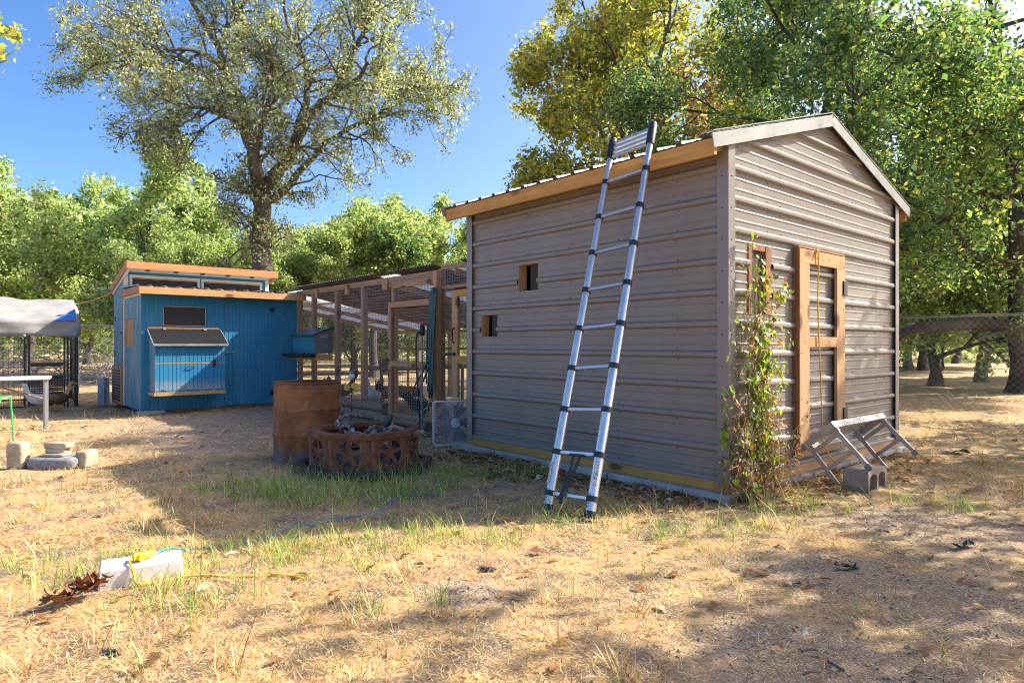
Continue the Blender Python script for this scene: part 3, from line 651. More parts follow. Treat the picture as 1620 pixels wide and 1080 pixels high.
def leaning_sprig():
    t = Tree(81); b = Vector((-11.0, 9.3, 0))
    pts, rad = t.limb([b-Vector((0, 0, .2)), b+Vector((.2, .1, 2.2)), b+Vector((.5, .3, 4.4)), b+Vector((.6, .4, 6.4))], 0.17, 0.06, 8)
    for z0, e in ((4.0, wp(14, 95, 9.9)), (5.0, wp(8, 45, 10.2)), (3.6, wp(-40, 160, 9.6)), (5.6, b+Vector((-1.5, 1.0, 7))), (4.6, b+Vector((.6, -1.6, 6.2)))):
        p0 = min(pts, key=lambda q: abs(q.z-z0)); lp, lr = t.limb([p0, p0.lerp(e, .5)+Vector((0, 0, .3)), e], .06, .012, 6)
        t.sprout(lp, lr, 5, .4, 1, (0.5, 1.2), 0.05, 0.55, 0.3, (4, 4), 0.1)
    finish(t, 'yellowing_tree', 'slim tree whose yellow green sprigs reach in above the grey awning', b, 'bark', 2, .06, .09, 'gold', G1)
leaning_sprig()
# bare trunks in the wood on the right, and behind the run
def bare_trunk(px, py, topx, topy, r, label, bark='bark2', seed=1):
    b = gp(px, py); b.z = 0; t = Tree(seed); e = wp(topx, topy, b.y+0.3)
    t.limb([b-Vector((0, 0, .15)), b.lerp(e, 0.3), b.lerp(e, 0.65)+Vector((0.06, 0, 0)), e], r*1.15, r*0.6, 8)
    t.mb.tube([b-Vector((0, 0, .2)), b+Vector((0, 0, .03)), b+Vector((0, 0, .25)), b.lerp(e, .12)], [r*1.5, r*1.35, r*1.12, r*0.9], 8)
    p, rr = t.limb([b.lerp(e, 0.8), b.lerp(e, 0.9)+Vector((0.4, 0.1, 0.5)), e+Vector((1.0, 0.2, 1.0))], r*0.5, 0.03, 6)
    t.sprout(p, rr, 7, 1.4, 2, (0.5, 1.2), 0.1, 0.3, 0.3, (5, 5), 0.1)
    finish(t, 'woodland_tree', label, b, bark, 5, 0.2, 0.12, 'deep', 'slim woodland trunks')
bare_trunk(1552, 604, 1575, 330, 0.17, 'slanting pale brown trunk in the wood between fence rail and dark trunk', 'bark3', 51)
bare_trunk(1463, 584, 1462, 480, 0.16, 'short straight trunk in the wood behind the shed corner', 'bark2', 52)
bare_trunk(1437, 586, 1430, 480, 0.20, 'brown trunk close to the shed corner behind the fence', 'bark3', 53)
bare_trunk(1491, 585, 1492, 480, 0.07, 'thin pole-like trunk behind the wire fence', 'bark2', 54)
bare_trunk(1512, 575, 1530, 470, 0.2, 'dark leaning trunk deep in the wood', 'bark2', 55)
bare_trunk(592, 596, 586, 440, 0.17, 'dark grey trunk seen through the run wire', 'bark2', 56)
bare_trunk(612, 588, 622, 440, 0.28, 'thick grey trunk seen through the run wire', 'bark', 57)
# far wood closing the horizon: nobody could count it
def far_wood():
    rng = np.random.default_rng(5); pts = []
    for i in range(900):
        a = rng.uniform(-1.0, 1.0); Y = rng.uniform(44, 62); x = a*Y*1.05; h = rng.uniform(4.5, 8.0)
        for k in range(9): pts.append((x+rng.normal(0, 1.0), Y+rng.normal(0, .8), h*(0.05+0.95*rng.random()**0.8)))
    me = leaf_mesh('far_wood', rng, [Vector(p) for p in pts], 7, 0.42, 0.36, PAL['olive']+PAL['green'])
    tag(link('far_wood', me, 'leaf'), 'mass of far-off woodland closing the view', 'woodland', kind='stuff')
far_wood()
# ------------------------------------------------------------------ metal shed
M['greyrub'] = pm('grey_rubber', [(0.3, (0.20, 0.19, 0.18)), (0.7, (0.28, 0.27, 0.26))], 8, 0.8, 0, 0.1)
M['bluepaint2'] = pm('blue_ink', [(0.3, (0.03, 0.14, 0.30)), (0.7, (0.05, 0.18, 0.36))], 8, 0.5, 0, 0)
M['yel'] = pm('yellow_sticker', [(0.3, (0.75, 0.5, 0.03)), (0.7, (0.8, 0.55, 0.05))], 8, 0.5, 0, 0)
def panel_mat():
    """painted steel with faint dust, rain streaks and splashed mud near the ground"""
    m, nt, b = new_mat('taupe_steel_panel'); v = coords(nt, 'Object')
    c = ramp(nt, noise_n(nt, v, 2.2, 5, 0.6), [(0.3, (0.226, 0.186, 0.151)), (0.7, (0.258, 0.215, 0.176))])
    st = noise_n(nt, coords(nt, 'Object', (9, 9, 0.35)), 2.0, 5, 0.65)
    c = mixc(nt, ramp(nt, st, [(0.52, (0, 0, 0)), (0.75, (0.30, 0.30, 0.30))]), c, (0.36, 0.31, 0.25))
    c = mixc(nt, ramp(nt, noise_n(nt, v, 5.5, 6, 0.7), [(0.30, (0.28, 0.28, 0.28)), (0.46, (0, 0, 0))]), c, (0.14, 0.115, 0.09))
    tcn = N(nt, 'ShaderNodeTexCoord'); sp = N(nt, 'ShaderNodeSeparateXYZ'); nt.links.new(tcn.outputs['Object'], sp.inputs[0])
    mr = N(nt, 'ShaderNodeMapRange'); mr.inputs[1].default_value = 0.12; mr.inputs[2].default_value = 0.65; mr.inputs[3].default_value = 0.75; mr.inputs[4].default_value = 0.0
    nt.links.new(sp.outputs['Z'], mr.inputs[0]); mu = N(nt, 'ShaderNodeMath', operation='MULTIPLY'); nt.links.new(mr.outputs[0], mu.inputs[0])
    nt.links.new(ramp(nt, noise_n(nt, v, 26, 5, 0.75), [(0.45, (0, 0, 0)), (0.68, (1, 1, 1))]), mu.inputs[1]); c = mixc(nt, mu.outputs[0], c, (0.34, 0.25, 0.17))
    nt.links.new(c, b.inputs['Base Color']); b.inputs['Specular IOR Level'].default_value = 0.45
    r = N(nt, 'ShaderNodeMapRange'); r.inputs[1].default_value = 0.3; r.inputs[2].default_value = 0.7; r.inputs[3].default_value = 0.32; r.inputs[4].default_value = 0.52
    nt.links.new(st, r.inputs[0]); nt.links.new(r.outputs[0], b.inputs['Roughness']); bump(nt, b, noise_n(nt, v, 3.0, 2, 0.4), 0.10, 0.02); return m
M['panel'] = panel_mat()
PITCH = 0.2445
def rib_profile(z0, z1, first=0.145, pitch=PITCH, h=0.027):
    pr = [(z0, 0.0)]
    k = math.floor((z0-first)/pitch)-1
    while first+k*pitch < z1+pitch:
        c = first+k*pitch
        for dz, o in ((-.033, 0), (-.028, .006/.028*h), (-.021, .021/.028*h), (-.015, .0265/.028*h), (-.006, h), (.006, h), (.015, .0265/.028*h), (.021, .021/.028*h), (.028, .006/.028*h), (.033, 0)):
            pr.append((c+dz, o))
        for q in (1/3, 2/3):
            m = c+q*pitch
            for dz, o in ((-.011, 0), (-.004, .0035), (.004, .0035), (.011, 0)): pr.append((m+dz, o))
        k += 1
    pr = sorted(pr); pr = [p for p in pr if z0-1e-6 <= p[0] <= z1+1e-6] if True else pr
    return [(z0, interp(sorted(pr), z0))]+[p for p in pr if z0+1e-5 < p[0] < z1-1e-5]+[(z1, pr[-1][1])]
SL, SW = 3.27, 3.50                                   # long wall length, gable width
ZE, ZR = 2.775, 3.29                                   # wall top at the eave, ridge
def shed():
    t = ything('metal_shed', 'taupe ribbed metal shed with gable roof and pine fascia', 'shed', 0, 0)
    zb = 0.125
    # openings from the photograph
    y0a, zt = on_x(821, 420, -0.0); y1a, zb1 = on_x(851, 458, -0.0)
    y0b, zt2 = on_x(762, 499, 0); y1b, zb2 = on_x(787, 532, 0)
    hA = (min(y0a, y1a), max(y0a, y1a), zb1, zt); hB = (min(y0b, y1b), max(y0b, y1b), zb2, zt2)
    gx0, gz1 = on_y(1183, 384, 0); gx1, _ = on_y(1219, 384, 0); _, gz0 = on_y(1218, 498, 0)
    hG = (gx0, gx1, gz0, gz1)
    levels = [zb, zb+0.98, zb+1.96, ZE+0.02]
    for a, b in zip(levels, levels[1:]):
        sheet([(0.0, 0), (SL, 0)], rib_profile(a, b), lambda u, v, o: (-o, u, v), (hA, hB)).build('wall_panel', 'panel', t, smooth=0)
        sheet([(0.0, 0), (SL, 0)], rib_profile(a, b), lambda u, v, o: (SW+o, u, v)).build('wall_panel', 'panel', t, smooth=0)
    rise = (ZR-ZE)/(SW/2)
    lv = [zb, zb+0.98, zb+1.96, zb+2.94, ZR]
    for side in (0, 1):
        for a, b in zip(lv, lv[1:]):
            s = sheet([(0.0, 0), (SW/2, 0), (SW, 0)], rib_profile(a, b), (lambda u, v, o: (u, -o, v)) if side == 0 else (lambda u, v, o: (u, SL+o, v)), (hG,) if side == 0 else ())
            o = s.build('wall_panel', 'panel', t, smooth=0)
            if b > ZE:
                bm = bmesh.new(); bm.from_mesh(o.data)
                for sx in (1, -1):
                    n = Vector((-rise*sx, 0, 1)); c = Vector((0 if sx == 1 else SW, 0, ZE))
                    bmesh.ops.bisect_plane(bm, geom=bm.verts[:]+bm.edges[:]+bm.faces[:], plane_co=c, plane_no=n, clear_outer=True)
                bm.to_mesh(o.data); bm.free()
    # corner trims
    def corner(cx, cy, sx, sy, z1=ZE):
        m = MB(); w, th = 0.095, 0.004
        m.box(min(cx, cx-sx*w), max(cx, cx-sx*w), *(sorted((cy, cy+sy*th))), zb-0.02, z1)
        m.box(*(sorted((cx, cx+sx*th))), *(sorted((cy+sy*th, cy-sy*w))), zb-0.02, z1)
        m.build('corner_trim', 'trim', t)
    corner(-0.031, -0.031, -1, -1); corner(-0.031, SL+0.031, -1, 1); corner(SW+0.031, -0.031, 1, -1); corner(SW+0.031, SL+0.031, 1, 1)
    # sills and foundation blocks
    MB().box(-0.024, 0.02, -0.02, SL+0.02, 0.055, 0.155).build('sill', 'pine_y', t)
    MB().box(0.021, SW-0.02, -0.024, 0.02, 0.055, 0.155).build('sill', 'pine_x', t)
    MB().box(0.021, SW-0.02, SL-0.02, SL+0.024, 0.055, 0.155).build('sill', 'pine_x', t)
    MB().box(SW-0.019, SW+0.024, -0.02, SL+0.02, 0.055, 0.155).build('sill', 'pine_y', t)
    rr = random.Random(3); blk = None
    def block(x0, x1, y0, y1):
        MB().box(x0, x1, y0, y1, -0.14, 0.052+rr.uniform(-.004, .002)).build('foundation_block', 'concrete', t, bevel=0.006)
    yy = -0.06
    while yy < SL+0.1: block(-0.10+rr.uniform(-.012, .012), 0.12, yy, yy+0.39); yy += 0.40
    xx = 0.13
    while xx < SW: block(xx, xx+0.39, -0.075+rr.uniform(-.012, .012), 0.14); xx += 0.40
    for k in range(8): block(SW-0.12, SW+0.1, 0.16+k*0.4, 0.55+k*0.4)
    # roof
    EX, ov, oh = 0.26, 0.055, 0.16
    zE = ZE-rise*EX+0.055; zR = ZR+0.055
    yp = [(y, o) for y, o in rib_profile(-ov, SL+oh, 0.03, 0.2286, 0.026)]
    for sx in (0, 1):
        def mp(u, v, o, sx=sx):
            x = -EX+(SW/2+EX)*v; z = zE+(zR-zE)*v+o
            return (x if sx == 0 else SW-x, u, z)
        sheet(yp, [(0.0, 0), (1.0, 0)], mp).build('roof_panel', 'roofmetal', t, smooth=0)
    for sx in (0, 1):
        f = lambda x: x if sx == 0 else SW-x
        xa, xb = sorted((f(-EX+0.012), f(-EX+0.05)))
        MB().box(xa, xb, -ov+0.012, SL+oh, zE-0.135, zE-0.006).build('fascia', 'pine_y', t, bevel=0.003)
        for k in range(5):
            yk = 0.04+k*(SL-0.1)/4
            MB().bar((f(-EX+0.052), yk, zE-0.06), (f(SW/2-0.03), yk, zR-0.07), 0.04, 0.085).build('rafter', 'pine_x', t)
        # rake trims on both gables
        for yk, s in ((-ov, -1), (SL+oh, 1)):
            up = Vector((-(zR-zE), 0, SW/2+EX)).normalized()
            p = Vector((f(-EX-0.03), yk+s*0.004, zE-0.042)); q = Vector((SW/2, yk+s*0.004, zR-0.030))
            MB().bar(p, q, 0.010, 0.105, up).build('rake_trim', 'rooftrim', t)
            d = up*0.0 + Vector((0, -s*0.05, 0.075))
            MB().bar(p+d, q+d, 0.11, 0.006, (0, 0, 1)).build('rake_trim', 'rooftrim', t)
    m = MB(); w = 0.16
    for s in (-1, 1):
        m.bar((SW/2, -ov-0.006, zR+0.028), (SW/2, SL+oh+0.006, zR+0.028), 0.03, 0.02)
        m.add([(SW/2, -ov-0.008, zR+0.04), (SW/2, SL+oh+0.008, zR+0.04), (SW/2+s*w, SL+oh+0.008, zR+0.04-w*rise), (SW/2+s*w, -ov-0.008, zR+0.04-w*rise)], [(0, 1, 2, 3) if s < 0 else (3, 2, 1, 0)])
    m.build('ridge_cap', 'rooftrim', t)
    # wooden liners in the square openings of the long wall
    for (u0, u1, z0, z1) in (hA, hB):
        bw = 0.018
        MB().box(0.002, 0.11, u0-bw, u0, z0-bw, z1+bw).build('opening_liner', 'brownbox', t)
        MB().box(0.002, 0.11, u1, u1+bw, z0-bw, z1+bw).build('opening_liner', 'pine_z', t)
        MB().box(0.002, 0.11, u0, u1, z0-bw, z0).build('opening_liner', 'pine_y', t)
        MB().box(0.002, 0.11, u0, u1, z1, z1+bw).build('opening_liner', 'pine_y', t)
        MB().box(0.090, 0.094, u0, u0+(u1-u0)*0.72, z0, z1).build('screen', 'darkscreen', t)
    # gable window
    u0, u1, z0, z1 = hG; bw = 0.04
    MB().box(u1-0.10, u1, -0.012, 0.03, z0, z1).build('window_trim', 'brownbox', t, bevel=0.002)
    MB().box(u0, u1-0.101, -0.008, 0.03, z1-0.05, z1).build('window_trim', 'brownbox', t)
    MB().box(u0, u0+0.05, -0.008, 0.03, z0, z1-0.051).build('window_trim', 'brownbox', t)
    MB().box(u0+0.051, u1-0.101, 0.02, 0.024, z0, z1-0.051).build('screen', 'darkscreen', t)
    # framed door in the gable wall
    yf = -0.062
    a0, zt = on_y(1265.5, 392, yf); a1, _ = on_y(1337, 404, yf)
    sl = on_y(1281, 500, yf)[0]; sr = on_y(1324.5, 500, yf)[0]
    ztop = zt; zbot = 0.21; zm1 = on_y(1300, 533, yf)[1]; zm0 = on_y(1300, 549, yf)[1]
    d = sheet([(a0+0.02, 0), (a1-0.02, 0)], rib_profile(zbot, ztop-0.02), lambda u, v, o: (u, -o-0.006, v)).build('door', 'panel', t, smooth=0)
    def board(x0, x1, z0, z1, mt, nm='door_board'):
        MB().box(x0, x1, yf, -0.034, z0, z1).build(nm, mt, d, bevel=0.002)
    board(a0, sl, zbot, ztop-0.125, 'pine_z'); board(sr, a1, zbot, ztop-0.125, 'pine_z')
    board(a0, a1, ztop-0.124, ztop, 'pine_x'); board(sl+0.001, sr-0.001, zm0, zm1, 'pine_x'); board(sl+0.001, sr-0.001, zbot, zbot+0.14, 'pine_x')
    MB().box(sl+0.001, sr-0.001, yf-0.0025, yf-0.0005, zbot+0.05, zbot+0.075).build('blue_tape', 'bluepaint2', d)
    for nm, x0, x1, z0, z1 in (('j', a0-0.011, a0-0.001, zbot, ztop+0.01), ('j', a1+0.001, a1+0.011, zbot, ztop+0.01)):
        MB().box(x0, x1, yf+0.004, -0.004, z0, z1).build('door_jamb', 'brownbox', t)
    MB().box(a0-0.011, a1+0.011, yf+0.004, -0.004, ztop+0.011, ztop+0.022).build('door_jamb', 'red_x', t)
    for pz in (456, 655):
        hz = on_y(1337, pz, yf)[1]
        MB().box(a1-0.05, a1+0.03, yf-0.012, yf-0.001, hz-0.07, hz+0.07).build('hinge', 'blackiron', d, bevel=0.003)
    m = MB()
    for xs in (a0+0.035, a1-0.035):
        for k in range(5): m.ell((xs, yf-0.001, zbot+0.1+k*(ztop-zbot-0.2)/4), .006, .003, .006, 6, 4)
    for k in range(4): m.ell((a0+0.1+k*(a1-a0-0.2)/3, yf-0.001, ztop-0.06), .006, .003, .006, 6, 4); m.ell((a0+0.1+k*(a1-a0-0.2)/3, yf-0.001, (zm0+zm1)/2), .006, .003, .006, 6, 4)
    m.build('screw', 'blackiron', d)['kind'] = 'stuff'
    # wall screws
    m = MB()
    k = 0
    while 0.145+PITCH*k < 2.6:
        for q in (0.17, 0.83):
            z = 0.145+PITCH*(k+q)
            for y in (0.45, 1.08, 1.68, 2.3, 2.9):
                if not any(h[0]-.03 < y < h[1]+.03 and h[2] < z < h[3] for h in (hA, hB)): m.ell((-0.003, y+rr.uniform(-.012, .012), z), .003, .006, .006, 6, 4)
            for x in (0.62, 0.85, 2.35, 2.95, 3.2):
                if z < ZE: m.ell((x+rr.uniform(-.012, .012), -0.003, z), .006, .003, .006, 6, 4)
        k += 1
    for z in np.arange(0.3, 2.65, 0.245):
        m.ell((0.01, -0.037, z), .006, .003, .006, 6, 4); m.ell((-0.037, 0.02, z), .003, .006, .006, 6, 4)
    m.build('wall_screws', 'blackiron', t)['kind'] = 'stuff'
    return t
shed()

# yellow cord hanging down the gable door
def hanging_cord():
    yf = -0.075; pts = []
    for px, py in ((1290, 407), (1292, 398), (1294, 396), (1295, 420), (1294, 470), (1295, 520), (1297, 570), (1299, 620), (1300, 668), (1299, 690)):
        x, z = on_y(px, py, yf); pts.append(yw(x, yf, z))
    for px, py, dy in ((1308, 712, -.09), (1322, 735, -.12), (1333, 752, -.16)):
        x, z = on_y(px, py, dy); pts.append(yw(x, dy, z))
    pts.append(yw(x+0.05, -0.22, 0.03)); pts.append(yw(x+0.2, -0.25, 0.012))
    t = Tree(1); 
    mb = MB(); mb.tube(spline(pts), 0.0065, 6); o = mb.build('hanging_cord', pm('yellow_rubber', [(0.3, (0.62, 0.34, 0.02)), (0.7, (0.78, 0.46, 0.03))], 5, 0.5, 0, 0), smooth=180)
    tag(o, 'yellow power cord hanging down the framed door of the metal shed', 'cord')
def spline(pts, k=5):
    pts = [Vector(p) for p in pts]; out = []
    for i in range(len(pts)-1):
        a = pts[max(i-1, 0)]; b = pts[i]; c = pts[i+1]; d = pts[min(i+2, len(pts)-1)]
        for j in range(k):
            t = j/k; out.append(0.5*((2*b)+(c-a)*t+(2*a-5*b+4*c-d)*t*t+(3*b-a-3*c+d)*t**3))
    out.append(pts[-1]); return out
hanging_cord()

# ------------------------------------------------------------------ telescopic ladder leaning on the eave
def text_mesh(s, size):
    c = bpy.data.curves.new('lettering', 'FONT'); c.body = s; c.size = size; c.extrude = 0.0004; c.align_x = 'LEFT'; c.align_y = 'CENTER'
    o = bpy.data.objects.new('lettering', c); col.objects.link(o); dg = bpy.context.evaluated_depsgraph_get()
    me = bpy.data.meshes.new_from_object(o.evaluated_get(dg)); col.objects.unlink(o); bpy.data.objects.remove(o); return me
def ladder():
    A = gp(932, 822); B = gp(866, 803)                 # right and left foot
    side = (A-B); W = side.length; side.normalize(); mid = (A+B)/2; mid.z = 0
    ty, tz = on_x(994, 250, -0.325); top = yw(-0.325, ty, tz); axis = (top-mid); axis.normalize()
    root = thing('telescopic_ladder', 'aluminium telescopic ladder leaning against the shed eave', 'ladder', mid)
    side = (side-axis*side.dot(axis)).normalized(); nrm = axis.cross(side).normalized()   # nrm away from the wall or to it
    if nrm.y > 0: nrm = -nrm
    W = 0.42
    K = [0.0]+[ (0.045+0.1045+0.1117*i)*2.93 if i >= 0 else 0.045*2.93 for i in range(-1, 8)]
    end = 1.075*2.93
    rad = [0.0375, 0.0365, 0.0352, 0.034, 0.0325, 0.031, 0.0295, 0.028, 0.0265, 0.025]
    ends = K[1:]+[end-0.12]
    for s in (-1, 1):
        o0 = side*(s*W/2)
        z = 0.03
        for i, e in enumerate(ends):
            MB().tube([o0+axis*z, o0+axis*e], rad[i], 16).build('rail_section', 'alu', root, smooth=40)
            if i < len(ends)-1:
                MB().tube([o0+axis*(e-0.026), o0+axis*(e+0.014)], rad[i]+0.006, 16).build('collar', 'black', root, smooth=40)
            z = e
        MB().tube([o0+axis*-0.004, o0+axis*0.045], rad[0]+0.003, 14).build('foot', 'black', root, smooth=40)
        MB().tube([o0+axis*(end-0.20), o0+axis*(end-0.02), o0+axis*end], [0.034, 0.036, 0.026], 14).build('end_cap', 'black', root, smooth=40)
    for i, e in enumerate(ends[:-1]):
        c = axis*(e-0.006); r = rad[i]
        MB().bar(c-side*(W/2-r*0.9), c+side*(W/2-r*0.9), 0.030, 0.024, axis).build('rung', 'alu', root, bevel=0.003)
        for s in (-1,):
            MB().bar(c+side*(s*(W/2-r-0.024))+nrm*0.010-axis*0.016, c+side*(s*(W/2-r-0.010))+nrm*0.010-axis*0.016, 0.012, 0.007, axis).build('release_button', M['redplastic'], root)
    for k in range(4):
        c = axis*(end-0.185+k*0.043)
        MB().bar(c-side*(W/2-0.03), c+side*(W/2-0.03), 0.028, 0.030, axis).build('rung', 'alu', root, bevel=0.003)
    # carrying strap on the second rung
    c = axis*(ends[1]-0.02)+side*0.0
    m = MB(); p = [c+side*-0.02+nrm*0.02, c+side*-0.025-axis*0.12+nrm*0.022, c+side*-0.05-axis*0.25+nrm*0.03, c+side*-0.075-axis*0.33+nrm*0.035]
    for a, b in zip(p, p[1:]): m.bar(a, b, 0.028, 0.003, nrm)
    p = [c+side*0.05+nrm*0.02, c+side*0.015-axis*0.13+nrm*0.026, c+side*-0.05-axis*0.27+nrm*0.036, c+side*-0.06-axis*0.36+nrm*0.03]
    for a, b in zip(p, p[1:]): m.bar(a, b, 0.028, 0.003, nrm)
    m.build('strap', 'black', root)
    MB().bar(c-side*0.06+nrm*0.012, c+side*0.08+nrm*0.012, 0.03, 0.016, axis).build('strap_clip', 'black', root, bevel=0.003)
    # printing on the lowest sections
    tome = Vector((-(mid.x), -(mid.y), 0.25)).normalized()
    for s in (-1, 1):
        o0 = side*(s*W/2)
        nn = (tome-axis*tome.dot(axis)).normalized(); nn = (nn-side*0.75).normalized()
        me = text_mesh('Xtend', 0.042); me.materials.append(M['black'])
        o = link('lettering', me, None, root); X = axis; Z = nn; Yv = Z.cross(X)
        Mx = Matrix((X, Yv, Z)).transposed().to_4x4(); Mx.translation = o0+axis*0.055+nn*(rad[0]+0.0012); o.matrix_local = Mx
        nn2 = (tome-axis*tome.dot(axis)).normalized(); nn2 = (nn2-side*(0.75 if s < 0 else 0.25)).normalized(); Yv = nn2.cross(axis)
        zc = 0.30 if s > 0 else 0.27
        p0 = o0+axis*zc+nn2*(rad[1]+0.0012)
        MB().bar(p0-axis*0.085, p0+axis*0.085, 0.030, 0.001, nn2).build('sticker', M['sticker'], root)
M['redplastic'] = pm('red_plastic', [(0.3, (0.5, 0.03, 0.02)), (0.7, (0.6, 0.05, 0.03))], 5, 0.4, 0, 0)
M['sticker'] = pm('printed_sticker', [(0.40, (0.10, 0.10, 0.10)), (0.52, (0.62, 0.60, 0.57)), (0.7, (0.66, 0.64, 0.61))], 90, 0.5, 0, 0)
ladder()

# ------------------------------------------------------------------ tipped work platform and cinder block
def platform():
    t0, d0, z0 = 1.125, 0.02, 0.315; Lp, wdt, leg = 1.16, 0.335, 0.43
    root = ything('work_platform', 'aluminium folding work platform tipped on its back against the shed', 'work platform', t0, 0)
    u = Vector((1, 0, 0)); v = Vector((0, -0.25, 0.22)).normalized(); n = v.cross(u).normalized()
    if n.z > 0: n = -n
    o = Vector((0, -d0-0.035, z0)); mt = 'alu2'
    P = lambda a, b, c=0.0: o+u*a+v*b+n*c
    for b in (0.0, wdt):
        e = MB().bar(P(0, b, 0.025), P(Lp, b, 0.025), 0.012, 0.062, n).build('edge_rail', mt, root, bevel=0.002)
    for a in (0.0, Lp): MB().bar(P(a, 0.007, 0.025), P(a, wdt-0.007, 0.025), 0.012, 0.062, n).build('end_rail', mt, root, bevel=0.002)
    ns = 5
    for k in range(ns):
        w = (wdt-0.014)/ns; b = 0.007+w*(k+0.5)
        # each plank is a slotted strip
        sp = [(0.008, 0), (Lp-0.008, 0)]; holes = []
        for q in range(7):
            c = 0.16+q*(Lp-0.32)/6; holes.append((c-0.045, c+0.045, -0.007, 0.007))
        sheet(sp, [(-w/2+0.003, 0), (w/2-0.003, 0)], lambda a, bb, oo, b=b: P(a, b+bb, 0.001+oo), holes).build('plank', mt, root)
    for a, sgn in ((0.05, -1), (Lp-0.05, 1)):
        for b in (0.03, wdt-0.03):
            p = P(a, b, 0.05); q = P(a+sgn*0.015, b+(0.02 if b > 0.1 else -0.01), leg)
            MB().bar(p, q, 0.018, 0.038, v).build('leg', mt, root, bevel=0.002)
            MB().bar(q, q+n*0.045, 0.027, 0.052, v).build('foot', M['greyrub'], root, bevel=0.003)
            MB().bar(P(a, b, 0.0), P(a, b, 0.09), 0.03, 0.056, v).build('hinge_bracket', mt, root, bevel=0.003)
        for c in (0.10, 0.28):
            MB().bar(P(a+sgn*0.006, 0.03, c), P(a+sgn*0.006, wdt-0.03, c), 0.016, 0.034, n).build('crossbar', mt, root, bevel=0.002)
    # oval emblem on the front edge
    m = MB(); nn = v
    ring = []
    for k in range(24):
        a = 2*math.pi*k/24
        for r in (1.0, 0.66): ring.append(P(0.60+0.055*r*math.cos(a), wdt+0.0068, 0.025+0.02*r*math.sin(a)))
    m.add(ring, [(2*k, 2*((k+1) % 24), 2*((k+1) % 24)+1, 2*k+1) for k in range(24)]); m.build('emblem', M['bluepaint2'], root)
    p = P(Lp-0.05+0.013, wdt-0.005, 0.24); q = P(Lp-0.05+0.014, wdt+0.0, 0.32)
    MB().bar(P(Lp-0.044, wdt-0.018+0.029, 0.2), P(Lp-0.042, wdt-0.014+0.029, 0.3), 0.014, 0.002, v).build('warning_sticker', M['yel'], root)
platform()
def cinder():
    p = Vector((2.88, 5.26, 0)); root = thing('cinder_block', 'tan two-core cinder block on the ground under the tipped platform', 'cinder block', p, TH)
    L, Wd, H = 0.39, 0.20, 0.17
    # cores run along the depth (local y); built as a frame with three webs
    m = MB(); prof = []
    def hole(c0, c1, z0, z1, n=5):
        pts = [(c0, z0), (c1, z0)]
        r = (c1-c0)/2
        for k in range(n+1):
            a = math.pi*k/n; pts.append(((c0+c1)/2+r*math.cos(a), z1-r*0.55+r*0.55*math.sin(a)))
        return pts
    hs = [hole(0.035, 0.178, -0.02, H-0.028), hole(0.212, 0.355, -0.02, H-0.028)]
    c = bpy.data.curves.new('cb', 'CURVE'); c.dimensions = '2D'; c.fill_mode = 'BOTH'; c.extrude = Wd/2
    for pts in [[(0, -0.05), (L, -0.05), (L, H), (0, H)]]+hs:
        s = c.splines.new('POLY'); s.points.add(len(pts)-1); s.use_cyclic_u = True
        for i, (a, b) in enumerate(pts): s.points[i].co = (a, b, 0, 1)
    o = bpy.data.objects.new('cb', c); col.objects.link(o); me = bpy.data.meshes.new_from_object(o.evaluated_get(bpy.context.evaluated_depsgraph_get())); col.objects.unlink(o); bpy.data.objects.remove(o)
    me.transform(Matrix.Translation((0, Wd/2, 0)) @ Matrix.Rotation(math.pi/2, 4, 'X'))
    ob = link('block', me, 'block_tan', root)
cinder()
# ------------------------------------------------------------------ blue coop
def siding_mat(name, a, b, worn, amt, lo=0.5, hi=0.72):
    m, nt, bs = new_mat(name); v = coords(nt, 'Object', (1, 1, 0.35)); f = noise_n(nt, v, 5, 6, 0.65)
    c = ramp(nt, f, [(0.3, a), (0.7, b)])
    g = noise_n(nt, coords(nt, 'Object', (2, 2, 0.6)), 2.6, 6, 0.7)
    c = mixc(nt, ramp(nt, g, [(lo, (0, 0, 0)), (hi, (amt, amt, amt))]), c, worn)
    nt.links.new(c, bs.inputs['Base Color']); bs.inputs['Roughness'].default_value = 0.6; bump(nt, bs, noise_n(nt, v, 40, 4), 0.15, 0.003); return m
M['blue'] = siding_mat('blue_siding', (0.012, 0.165, 0.30), (0.022, 0.215, 0.36), (0.10, 0.25, 0.33), 0.45)
M['blueworn'] = siding_mat('worn_blue_siding', (0.05, 0.19, 0.27), (0.095, 0.245, 0.32), (0.36, 0.34, 0.30), 0.65, 0.46, 0.68)
def dirty_lid():
    m, nt, bs = new_mat('dusty_blue_hatch')
    tcn = N(nt, 'ShaderNodeTexCoord'); sp = N(nt, 'ShaderNodeSeparateXYZ'); nt.links.new(tcn.outputs['Object'], sp.inputs[0])
    mr = N(nt, 'ShaderNodeMapRange'); mr.inputs[1].default_value = 0.40; mr.inputs[2].default_value = 0.62; mr.inputs[3].default_value = 0.85; mr.inputs[4].default_value = 0.0
    nt.links.new(sp.outputs['Z'], mr.inputs[0]); f = noise_n(nt, coords(nt, 'Object', (1, 1, .6)), 7, 5, .7)
    mu = N(nt, 'ShaderNodeMath', operation='MULTIPLY'); nt.links.new(mr.outputs[0], mu.inputs[0]); nt.links.new(ramp(nt, f, [(0.3, (.3, .3, .3)), (.6, (1, 1, 1))]), mu.inputs[1])
    nt.links.new(mixc(nt, mu.outputs[0], (0.012, 0.19, 0.36), (0.42, 0.36, 0.27)), bs.inputs['Base Color']); bs.inputs['Roughness'].default_value = 0.7; return m
M['hatch'] = dirty_lid()
M['shingle'] = pm('asphalt_shingle', [(0.3, (0.012, 0.012, 0.014)), (0.7, (0.026, 0.026, 0.028))], 40, 0.95, 0, 0.5, spec=0.08)
